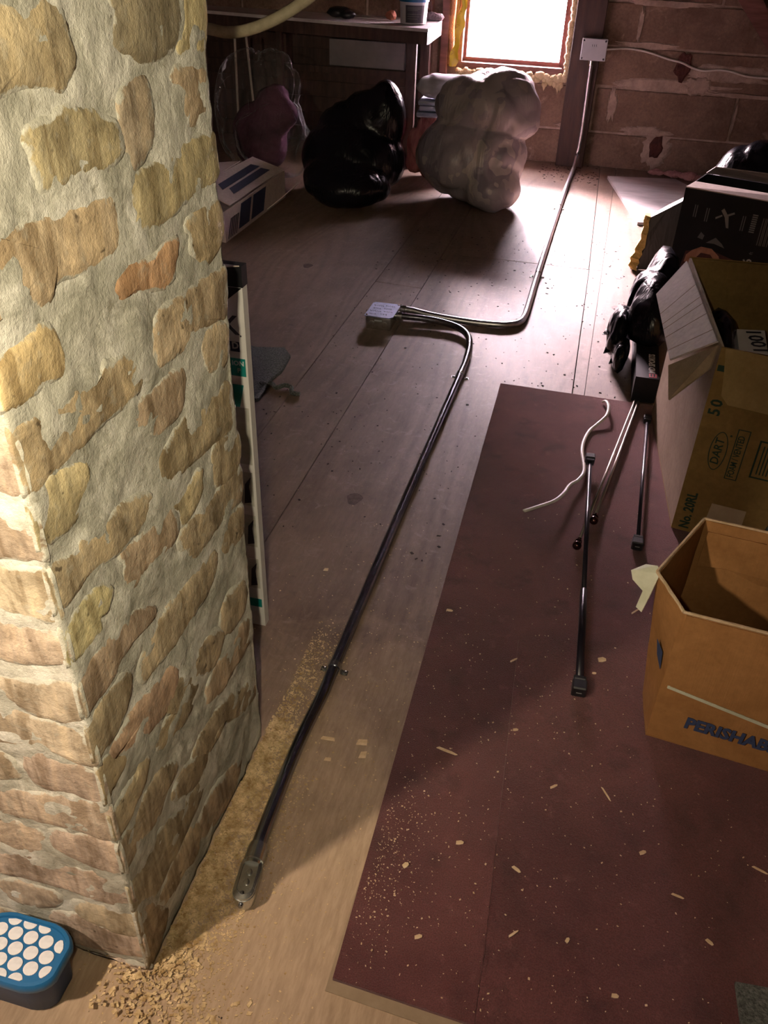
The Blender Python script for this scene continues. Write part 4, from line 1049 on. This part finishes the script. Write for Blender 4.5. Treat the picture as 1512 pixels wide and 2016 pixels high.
for r_k in range(9):      # a word too small to read
    kpoly([(.292, .345 + r_k * .0085), (.313, .345 + r_k * .0085), (.313, .350 + r_k * .0085), (.292, .350 + r_k * .0085)], 'ink_grey', .0012, 'printed_stroke')
text('printed_letters', '6', 'ink_white', .050, kp(.345, .215, .0005), (0, 0, 1), up_, kb, bold=.001)
text('printed_letters', 'ft', 'ink_grey', .020, kp(.335, .258, .0005), (0, 0, 1), up_, kb)
kpoly([(.40, .06), (.44, .06), (.44, .44), (.40, .44)], 'print_dim', .0012, 'printed_band')

# long black carton with lettering, lying beside the tan carton
mb = thing('long_carton', (.255, 3.25, 0), 'long narrow black carton with white lettering lying beside the tall tan carton', 'box')
obj('carton_body', hexa([(.212, 2.80, .012), (.292, 2.80, .012), (.285, 3.80, .002), (.205, 3.80, .002), (.212, 2.80, .105), (.292, 2.80, .105), (.285, 3.80, .10), (.205, 3.80, .10)]), 'black_card', mb)
text('printed_letters', 'MD SPORTS', 'ink_white', .030, (.282, 2.845, .1047), (0, 1, 0), (-1, 0, 0), mb, bold=.0006)
lg = obj('red_logo', bx(.256, .283, 2.808, 2.836, .1052, .1062), 'ink_red', mb)
obj('logo_mark', join(bx(.261, .266, 2.813, 2.832, .1063, .1068), bx(.271, .276, 2.813, 2.832, .1063, .1068)), 'black_card', lg)
# black bag over it with a torn fringe
sb = thing('trash_bag', (.20, 3.25, 0), 'black trash bag with a torn fringe slumped against the tall tan carton', 'trash bag')
obj('film', blob([((.245, 3.30, .17), (.09, .26, .13)), ((.245, 3.20, .14), (.08, .17, .09)), ((.280, 3.50, .20), (.07, .20, .135))], 4, .02, 8, .018, 10, floor=.1065, seed=25), 'bag_black', sb, smooth='all')
obj('film_fold', blob([((.145, 3.22, .09), (.05, .13, .095)), ((.160, 3.08, .06), (.03, .11, .065))], 4, .015, 12, .012, 16, floor=.0015, seed=26), 'bag_black', sb, smooth='all')
for k, P in enumerate(([(.16, 3.26, .11), (.17, 3.16, .10), (.085, 3.20, .075), (.095, 3.225, .085)], [(.165, 3.18, .08), (.17, 3.10, .07), (.10, 3.115, .035), (.105, 3.14, .05)], [(.17, 3.12, .06), (.175, 3.05, .05), (.125, 3.06, .02), (.13, 3.085, .03)], [(.16, 3.30, .12), (.165, 3.22, .12), (.11, 3.26, .115)])):
    obj('torn_fringe', sheet(P, .003), 'bag_black', sb)

# ------------------------------------------------------------------ tall tan carton with flaps
dc = thing('tall_carton', (.58, 2.4, 0), 'tall tan carton with dark printed marks and open flaps on the carpet edge', 'box')
FL, FR = Vector((.338, 2.06, 0)), Vector((.86, 1.97, 0))
BL, BR = Vector((.285, 2.72, 0)), Vector((.80, 2.76, 0))
H = .553
FB = FL + (FR - FL)  # front-right corner
th = .006
fx = (FR - FL).normalized(); fn = Vector((fx.y, -fx.x, 0))       # along the front, outward normal of the front
sx = (BL - FL).normalized(); sn = Vector((-sx.y, sx.x, 0))       # along the left side, outward normal of the side
def wall_(a, b2, inn, z0, z1): return hexa([Z(a, z0), Z(b2, z0), Z(b2 + inn, z0), Z(a + inn, z0), Z(a, z1), Z(b2, z1), Z(b2 + inn, z1), Z(a + inn, z1)])
M['card_flap_tan'] = cardboard('cardboard_flap_tan', (.26, .175, .07), (.33, .225, .10))
fpanel = obj('front_panel', wall_(FL, FR, -fn * th, .012, H), 'card_tan', dc)
obj('side_panel', wall_(FL - fn * th, BL, -sn * th, .012, H), 'card_side', dc)
obj('back_panel', wall_(BL - sn * th, BR, (FL - BL).normalized() * th, .012, H), 'card_tan', dc)
obj('side_panel', wall_(FR - fn * th, BR, (FL - FR).normalized() * th, .012, H), 'card_tan', dc)
obj('bottom_panel', hexa([Z(FL, .0105), Z(FR, .0105), Z(BR, .0105), Z(BL, .0105), Z(FL, .0118), Z(FR, .0118), Z(BR, .0118), Z(BL, .0118)]), 'card_tan', dc)
sf = obj('flap', sheet([(.331, 2.09, H + .001), (.276, 2.68, H + .001), (.206, 2.623, .462), (.241, 2.175, .453)], .005), 'card_flap', dc)
for t in (.12, .3, .42, .5, .66): 
    p0 = Vector((.331, 2.09, H + .001)).lerp(Vector((.276, 2.68, H + .001)), t); p1 = Vector((.241, 2.175, .453)).lerp(Vector((.206, 2.623, .462)), t)
    nn = (p1 - p0).cross(Vector((-.055, .59, 0))).normalized()
    if nn.z < 0: nn = -nn
    obj('crease', tube([p0 + nn * .0022, p1 + nn * .0022], .0013, 4), 'card_side', sf)
obj('flap', sheet([(.333, 2.078, H - .004), (.238, 2.150, .448), (.246, 2.04, .405), (.325, 2.052, .50)], .005), 'card_side', dc)
obj('flap', sheet([Z(FL + fx * .01 + fn * .002, H), Z(FR + fn * .002, H), Z(FR + fn * .060, .425), Z(FL + fx * .050 + fn * .052, .432), Z(FL + fx * .030 + fn * .046, .450), Z(FL + fx * .022 + fn * .03, .50)], .005), 'card_flap_tan', dc)
obj('flap', sheet([Z(BL, H + .001), Z(BR, H + .001), Z(BR + Vector((0, .10, 0)), H - .05), Z(BL + Vector((.02, .10, 0)), H - .05)], .005), 'card_tan', dc)
# printing on the front: reading upward along the carton
UPZ = Vector((0, 0, 1)); LT = -fx
def fp_(s, z, d=.0006): p = FL + fx * s + fn * d; return Vector((p.x, p.y, z))
def ring(s0, z0, a, b2, wdt, n=40):
    V, F = [], []
    for k in range(n):
        t = 2 * math.pi * k / n
        for q in (0, wdt):
            V.append(fp_(s0 + (a - q) * math.cos(t), z0 + (b2 - q) * math.sin(t)))
    for k in range(n): j = (k + 1) % n; F.append([2 * k, 2 * j, 2 * j + 1, 2 * k + 1])
    return V, F
def rect(s0, s1, z0, z1, wdt):
    V = []
    for s, z, i in ((s0, z0, 0), (s1, z0, 0), (s1, z1, 0), (s0, z1, 0), (s0 + wdt, z0 + wdt, 1), (s1 - wdt, z0 + wdt, 1), (s1 - wdt, z1 - wdt, 1), (s0 + wdt, z1 - wdt, 1)): V.append(fp_(s, z))
    return V, [[0, 1, 5, 4], [1, 2, 6, 5], [2, 3, 7, 6], [3, 0, 4, 7]]
obj('oval_mark', ring(.060, .276, .0215, .057, .0025), 'ink_green', fpanel)
text('printed_letters', 'DART', 'ink_green', .030, fp_(.0745, .236, .0003), UPZ, LT, fpanel, xs=.98, shear=.1, bold=.0004)
obj('printed_dot', ring(.081, .326, .003, .003, .0025, 10), 'ink_green', fpanel)
obj('frame_mark', rect(.093, .124, .202, .350, .0025), 'ink_green', fpanel)
text('printed_letters', 'FOAM / VENTED', 'ink_green', .0235, fp_(.1185, .209, .0003), UPZ, LT, fpanel, xs=.72, bold=.0003)
obj('frame_mark', rect(.150, .235, .222, .332, .0045), 'ink_green', fpanel)
for k in range(7): obj('printed_line', sheet([fp_(.163 + k * .008, .235), fp_(.166 + k * .008, .235), fp_(.166 + k * .008, .318), fp_(.163 + k * .008, .318)], .0006), 'ink_green', fpanel)
text('printed_letters', 'No. 20RL', 'ink_green', .036, fp_(.050, .020, .0003), UPZ, LT, fpanel, xs=.83, bold=.0012)
text('printed_letters', '5', 'ink_green', .040, fp_(.046, .372, .0003), UPZ, LT, fpanel, bold=.001)
text('printed_letters', '0', 'ink_green', .040, fp_(.046, .397, .0003), UPZ, LT, fpanel, bold=.001)
obj('printed_band', sheet([fp_(.004, .492), fp_(.045, .492), fp_(.045, .508), fp_(.004, .508)], .0006), 'ink_green', fpanel)
obj('paper_label', sheet([fp_(.080, .060), fp_(.172, .060), fp_(.172, .119), fp_(.084, .119)], .0008), 'paper', fpanel)
# things inside it
tag(obj('black_pouch', blob([((.40, 2.50, .36), (.045, .12, .10)), ((.39, 2.56, .40), (.035, .06, .07))], 3, .02, 12, .012, 18, seed=33), 'bag_black', smooth='all'), 'black film bundle inside the tall tan carton', 'bundle')
tag(obj('packed_paper', blob([((.57, 2.40, .16), (.20, .28, .145))], 4, .03, 8, .02, 10, floor=.0135, seed=34), 'card_tan', smooth='all'), 'crumpled brown packing paper filling the tall tan carton', 'paper')
bk_ = thing('white_book', (.49, 2.46, .345), 'white book with large dark figures standing inside the tall tan carton', 'book')
obj('cover', hexa([(.447, 2.375, .36), (.525, 2.395, .36), (.520, 2.535, .39), (.440, 2.52, .39), (.447, 2.375, .395), (.525, 2.395, .395), (.520, 2.535, .425), (.440, 2.52, .425)]), 'card_white', bk_)
text('printed_letters', '1001', 'ink', .060, (.452, 2.518, .4268), (.03, -.14, -.03), (1, .1, 0), bk_, bold=.001, xs=.95)

# ------------------------------------------------------------------ orange carton in front
oc = thing('open_carton', (.51, 1.42, .01), 'open orange brown carton lettered in blue standing on the carpet at the right', 'box')
HT = .355
A, A0 = Vector((.272, 1.280, HT)), Vector((.273, 1.282, .0125))
Bp, B0 = Vector((.226, 1.392, HT - .004)), Vector((.266, 1.40, .0125))
Cp, C0 = Vector((.324, 1.602, HT)), Vector((.318, 1.600, .0125))
Dp, D0 = Vector((.76, 1.555, HT)), Vector((.76, 1.555, .0125))
Ep, E0 = Vector((.76, 1.225, HT)), Vector((.76, 1.225, .0125))
def panel(a0, b0, b1, a1, t=.005, sub=8, bul=0.0):
    V, F = [], []
    nrm = (b0 - a0).cross(a1 - a0).normalized()
    for side in (0, 1):
        for i in range(sub + 1):
            for j in range(sub + 1):
                u, v_ = i / sub, j / sub
                p = a0.lerp(b0, u).lerp(a1.lerp(b1, u), v_)
                p = p + nrm * (bul * math.sin(math.pi * u) * v_ + .002 * noise.noise(p * 12)) - nrm * t * side
                V.append(p)
    m_ = sub + 1; k = m_ * m_
    for i in range(sub):
        for j in range(sub):
            q = [i * m_ + j, (i + 1) * m_ + j, (i + 1) * m_ + j + 1, i * m_ + j + 1]
            F.append(q); F.append([x + k for x in q[::-1]])
    edge = [i * m_ for i in range(m_)] + [sub * m_ + j for j in range(1, m_)] + [i * m_ + sub for i in range(sub - 1, -1, -1)] + [j for j in range(sub - 1, 0, -1)]
    for i in range(len(edge)):
        a, b2 = edge[i], edge[(i + 1) % len(edge)]
        F.append([b2, a, a + k, b2 + k])
    return V, F
fo_ = obj('front_panel', panel(A0, E0, Ep, A), 'card_orange', oc, smooth=30)
obj('side_panel', panel(B0, A0, A, Bp), 'card_orange', oc, smooth=30)
obj('side_panel', panel(C0, B0, Bp, Cp), 'card_orange', oc, smooth=30)
obj('back_panel', panel(D0, C0, Cp, Dp), 'card_orange', oc, smooth=30)
obj('side_panel', panel(E0, D0, Dp, Ep), 'card_orange', oc, smooth=30)
obj('bottom_panel', prism([(A0.x, A0.y), (E0.x, E0.y), (D0.x, D0.y), (C0.x, C0.y), (B0.x, B0.y)], .0118, .0150), 'card_orange', oc)
def rim(a, b2): return tube([a.lerp(b2, t / 6) + Vector((0, 0, .001)) + Vector((0, 0, random.uniform(-.001, .0015))) for t in range(7)], .0034, 6)
obj('torn_rim', join(rim(A, Ep), rim(A, Bp), rim(Bp, Cp), rim(Cp, Dp)), 'card_edge', oc)
ex = (E0 - A0).normalized(); en = Vector((ex.y, -ex.x, 0)).normalized()
def op(s, z, d=.0006): p = A0 + ex * s + en * d; return Vector((p.x, p.y, z))
text('printed_letters', 'PERISHABLE', 'ink_blue', .041, op(.064, .060, .002), ex, (0, 0, 1), fo_, bold=.0018, xs=.90, thick=.001, shear=.06)
obj('tape_strip', sheet([op(.012, .160, .003), op(.49, .085, .003), op(.49, .094, .003), op(.012, .167, .003)], .0016), 'tape', fo_)
obj('fold_strip', sheet([op(.008, .318, .003), op(.49, .318, .003), op(.49, .350, .003), op(.006, .350, .003)], .0016), 'card_orange', fo_)
obj('blue_print', sheet([Vector((.2505, 1.330, .235)), Vector((.262, 1.305, .225)), Vector((.266, 1.300, .185)), Vector((.2575, 1.325, .20))], .001), 'ink_blue', oc)
obj('torn_flap', sheet([Cp + Vector((.012, -.016, -.02)), Cp + Vector((.40, -.055, -.02)), Cp + Vector((.40, -.062, -.115)), Cp + Vector((.14, -.032, -.125)), Cp + Vector((.07, -.028, -.10)), Cp + Vector((.01, -.018, -.11))], .003), 'card_orange', oc)
obj('torn_tape', sheet([(.226, 1.405, .357), (.232, 1.388, .352), (.222, 1.375, .30), (.214, 1.370, .262), (.202, 1.376, .268), (.208, 1.384, .305), (.186, 1.402, .315), (.180, 1.412, .330), (.206, 1.420, .345)], .002), 'tape', oc)
# jar between the two cartons
jr = thing('glass_jar', (.545, 1.80, .01), 'small dark glossy jar between the two brown cartons', 'jar')
M['jar_glass'] = base_mat('jar_glass', (.05, .09, .09), .08)[0]
M['blue_film'] = base_mat('blue_film', (.10, .16, .22), .4)[0]
obj('jar_body', lathe((.540, 1.80, .0125), [(.032, 0), (.038, .006), (.038, .20), (.030, .225), (.026, .228)], 20), 'jar_glass', jr, smooth=40)
obj('jar_lid', lathe((.540, 1.80, .2408), [(.030, 0), (.031, .003), (.031, .016), (.027, .019)], 20), 'zinc', jr, smooth=40)
tag(obj('plastic_wrap', blob([((.475, 1.79, .16), (.022, .03, .07))], 3, .012, 25, .008, 30, seed=44), 'blue_film', smooth='all'), 'small blue film scrap beside the dark jar', 'wrapper')

# ------------------------------------------------------------------ curtain rods and cable on the carpet
def rod(label, a, b2, r, mat, cubes, r2=None, zt=0):
    a, b2 = Vector(a), Vector(b2)
    root = thing('curtain_rod', ((a + b2) / 2).to_tuple()[:2] + (.0116,), label, 'rod', None)
    d = (b2 - a).normalized()
    if r2:
        mdl = a.lerp(b2, .66)
        obj('pole', tube([a, mdl], r, 12), mat, root, smooth='all')
        obj('outer_pole', tube([mdl - d * .004, mdl, b2], r2, 12, rads=[r * 1.01, r2, r2]), mat, root, smooth='all')
    else:
        obj('pole', tube([a, b2], r, 12), mat, root, smooth='all')
    return root, a, b2, d
def cube_finial(p, d, s, par, lit=True):
    rz = math.atan2(d.y, d.x)
    f = obj('finial', box(p + d * s * .5, (s, s * 1.05, s * .95), rz, .003), 'black_plastic', par)
    obj('finial_collar', box(p - d * s * .22, (s * .4, s * .9, s * .8), rz, .002), 'black_plastic', f)
    if lit:
        q = p + d * (s + .0004)
        obj('printed_mark', box(q + Vector((0, 0, 0)), (.0008, s * .4, .002), rz), 'ink_grey', f)
    return f
r_, a, b2, d = rod('thick telescoping black curtain rod with square ends lying on the carpet', (.0955, 2.290, .0465), (.1283, 1.375, .0280), .0062, 'rod_black', 1, .0088)
cube_finial(b2, d, .030, r_); cube_finial(a, -d, .027, r_, False)
r_, a, b2, d = rod('thin dark curtain rod with square ends lying nearest the tall tan carton', (.267, 2.640, .0275), (.2455, 1.945, .0275), .0052, 'rod_black', 1)
cube_finial(b2, d, .029, r_); cube_finial(a, -d, .024, r_, False)
for a, b2, lab in (((.2255, 2.78, .024), (.0915, 1.900, .0248), 'longer of the two slim nickel curtain rods crossing under the black rod'),
                   ((.237, 2.775, .024), (.1285, 2.030, .0248), 'shorter slim nickel curtain rod ending beside the black rod')):
    r_, a, b2, d = rod(lab, a, b2, .0042, 'rod_nickel', 0)
    obj('finial', lathe(b2, [(.0055, -.012), (.0055, 0), (.0095, .002), (.0095, .005), (.006, .008), (.0105, .013), (.0125, .019), (.0115, .026), (.007, .031), (.002, .033)], 16, d), 'bronze', r_, smooth=50)
P = smooth_path([(.118, 2.752, .016), (.128, 2.74, .026), (.137, 2.69, .034), (.134, 2.63, .030), (.106, 2.575, .020), (.085, 2.53, .0165), (.071, 2.45, .018), (.070, 2.38, .022), (.080, 2.31, .022), (.083, 2.26, .022), (.070, 2.205, .026), (.048, 2.165, .030), (.033, 2.10, .038), (.010, 2.045, .044), (-.030, 1.995, .050), (-.066, 1.958, .052)], 5)
tag(obj('white_cable', tube(P, .0062, 8, .6), 'white_cable', smooth='all'), 'curled piece of white flat cable lying on the carpet', 'cable')

# ------------------------------------------------------------------ wood chips, sawdust, debris
def flakes(n, fn, smin, smax, zf=.0004, thick=.0006, slim=.3):
    V, F = [], []
    for _ in range(n):
        q = fn()
        if q is None: continue
        x, y, z = q
        L = random.uniform(smin, smax) * random.choice((.5, .7, 1)); W_ = L * random.uniform(slim, .8); a = random.uniform(0, math.pi); t1, t2 = random.uniform(-.5, .5) * L * .5, random.uniform(0, .4) * L
        ca, sa = math.cos(a), math.sin(a)
        k = len(V)
        for u, v_ in ((-.5, -.35), (.35, -.5), (.5, .3), (-.3, .5)):
            zz = z + zf + max(0, u * t1 + v_ * t2) * .4
            V.append((x + u * L * ca - v_ * W_ * sa, y + u * L * sa + v_ * W_ * ca, zz))
        for j in range(4): p = V[k + j]; V.append((p[0], p[1], p[2] + thick))
        F += [[k + 3, k + 2, k + 1, k], [k + 4, k + 5, k + 6, k + 7]] + [[k + j, k + (j + 1) % 4, k + 4 + (j + 1) % 4, k + 4 + j] for j in range(4)]
    return V, F
def drift():        # heap along the foot of the chimney
    y = random.triangular(.46, 1.45, .72)
    x = -.485 + abs(random.gauss(0, .045)) * (1.15 if y < 1.0 else .8)
    if y < .58: x = random.gauss(-.46, .075)
    if y < .575 and x < -.56: return None
    z = .018 * max(0, 1 - (x + .49) / .06) * (1 if .6 < y < 1.05 else .3)
    return x, y, random.uniform(0, max(z, .001))
def chunky():
    y = random.uniform(.50, 1.12); x = -.487 + abs(random.gauss(0, .028))
    if y < .575: x = random.gauss(-.455, .06)
    if y < .575 and x < -.56: return None
    return x, y, random.uniform(0, .010 * max(0, 1 - (x + .49) / .08))
def onfloor():
    y = random.gauss(.85, .5); x = random.gauss(-.33, .17)
    if x > -.225 or y < .35 or y > 2.2 or (x < -.49 and .57 < y < 1.09): return None
    return x, y, 0
def nearfloor():
    x = random.uniform(-.75, .45); y = random.uniform(.36, .62)
    if x < -.56 and y > .44 or y > .575: return None
    return x, y, 0
def oncarpet():
    y = 0.64 + abs(random.gauss(0, .62)); x = random.gauss(-.02, .23)
    if y > 2.75 or x < -.20 or x > .8: return None
    if x > .25 and 1.2 < y < 1.62: return None
    return x, y, .0116
def edgecarpet():
    y = random.gauss(.86, .10); x = -.20 + abs(random.gauss(0, .045))
    return x, y, .0104
def farfloor():
    x = random.uniform(-1.0, .2); y = random.uniform(1.7, 4.6)
    if x > -.26 and y < 2.82: return None
    return x, y, 0
tag(obj('sawdust_drift', join(flakes(8000, drift, .002, .0065), flakes(2600, chunky, .005, .012, thick=.0012, slim=.5)), 'chip2'), 'drift of golden sawdust and chips along the foot of the chimney', 'sawdust', kind='stuff')
tag(obj('sawdust', join(flakes(2200, onfloor, .0015, .005), flakes(2200, nearfloor, .0015, .005)), 'chip2'), 'fine sawdust scattered over the pale plywood near the chimney', 'sawdust', kind='stuff')
tag(obj('wood_crumbs', join(flakes(900, oncarpet, .0015, .005), flakes(420, edgecarpet, .0012, .0042)), 'chip'), 'tiny pale wood crumbs scattered over the maroon carpet', 'wood chips', kind='stuff')
tag(obj('dark_crumbs', join(flakes(520, farfloor, .003, .012, thick=.0015), flakes(60, nearfloor, .002, .006, thick=.0015), flakes(120, lambda: (random.uniform(-.45, -.05), random.gauss(6.0, .12), 0), .006, .02, thick=.002)), 'debris'), 'dark dirt crumbs scattered over the plywood', 'dirt', kind='stuff')
big = [(-.117, 1.127, .045, .006, -.2), (.246, 1.669, .030, .004, .9), (.475, 1.021, .028, .004, -.35), (.062, .787, .022, .004, .8), (-.192, 1.544, .016, .007, 0), (.175, 1.478, .020, .014, .4),
       (.16, 1.43, .010, .006, .2), (.052, .905, .018, .006, -.5), (-.055, .93, .015, .008, .3), (.20, 1.11, .034, .003, -1.0), (.27, 1.00, .014, .007, .6), (.33, .93, .022, .004, -.2), (-.09, .74, .014, .007, .5), (.10, 1.10, .018, .005, .7),
       (.15, .80, .010, .006, 1.1), (.23, .73, .012, .007, .1), (-.02, 1.42, .022, .004, .8), (.38, .86, .014, .006, -.6), (.01, 1.22, .012, .006, .3), (-.14, .86, .013, .009, .9)]
lab = {0: 'longest pale wood splinter lying on the carpet near its left edge', 1: 'pale splinter on the carpet just left of the orange brown carton', 2: 'pale splinter on the carpet below the blue lettering of the carton',
       3: 'broad pale splinter near the bottom middle of the carpet', 4: 'white chip on the carpet left edge, high above the longest splinter', 5: 'broad tan wood chip below the square end of the black curtain rod',
       6: 'tiny pale chip just below the broad tan chip on the carpet', 7: 'slanted pale sliver on the carpet seam, lower half', 8: 'stubby pale chip on the carpet left strip, beside the seam', 9: 'thin long sliver on the carpet between rod end and carton',
       10: 'stubby pale chip below the thin long sliver, towards the carton', 11: 'short sliver on the carpet at the right, beneath the carton', 12: 'stubby pale chip near the bottom left corner of the carpet', 13: 'small sliver right of the carpet seam, below the rod end',
       14: 'small upright chip low on the carpet, right of the broad splinter', 15: 'lowest small chip on the carpet, left of the grey mat', 16: 'tilted sliver lying at the upper corner of the carpet seam', 17: 'small chip on the carpet right side, above the grey mat',
       18: 'small chip on the carpet seam, upper half', 19: 'wide chip among the crumbs on the carpet left edge'}
for i, (x, y, L, W_, a) in enumerate(big):
    zb = .0118
    P = [(-.5, -.4), (-.1, -.5), (.4, -.35), (.5, .1), (.2, .5), (-.4, .4)]
    P = [(x + u * L * math.cos(a) - v_ * W_ * math.sin(a), y + u * L * math.sin(a) + v_ * W_ * math.cos(a)) for u, v_ in P]
    o = obj('wood_chip', prism(P, zb, zb + .0018), 'chip')
    tag(o, lab[i], 'wood chip', 'loose wood chips on the carpet')
for i, (x, y, L, W_) in enumerate(((-.36, 1.10, .03, .010), (-.29, 1.11, .022, .018), (-.28, 1.08, .014, .02), (-.53, 1.62, .012, .012), (-.345, 1.05, .014, .01))):
    o = obj('wood_chip', prism([(x - L / 2, y - W_ / 2), (x + L / 2, y - W_ * .3), (x + L * .4, y + W_ / 2), (x - L * .4, y + W_ * .3)], .0006, .0022), 'chip')
    tag(o, ('long pale chip on the plywood midway between conduit and carpet', 'broad square chip on the plywood against the carpet edge', 'narrow chip just below the broad square chip by the carpet edge', 'round pale chip on the plywood beside the tall white carton', 'small chip below the long pale chip beside the conduit')[i], 'wood chip', 'loose wood chips on the plywood')
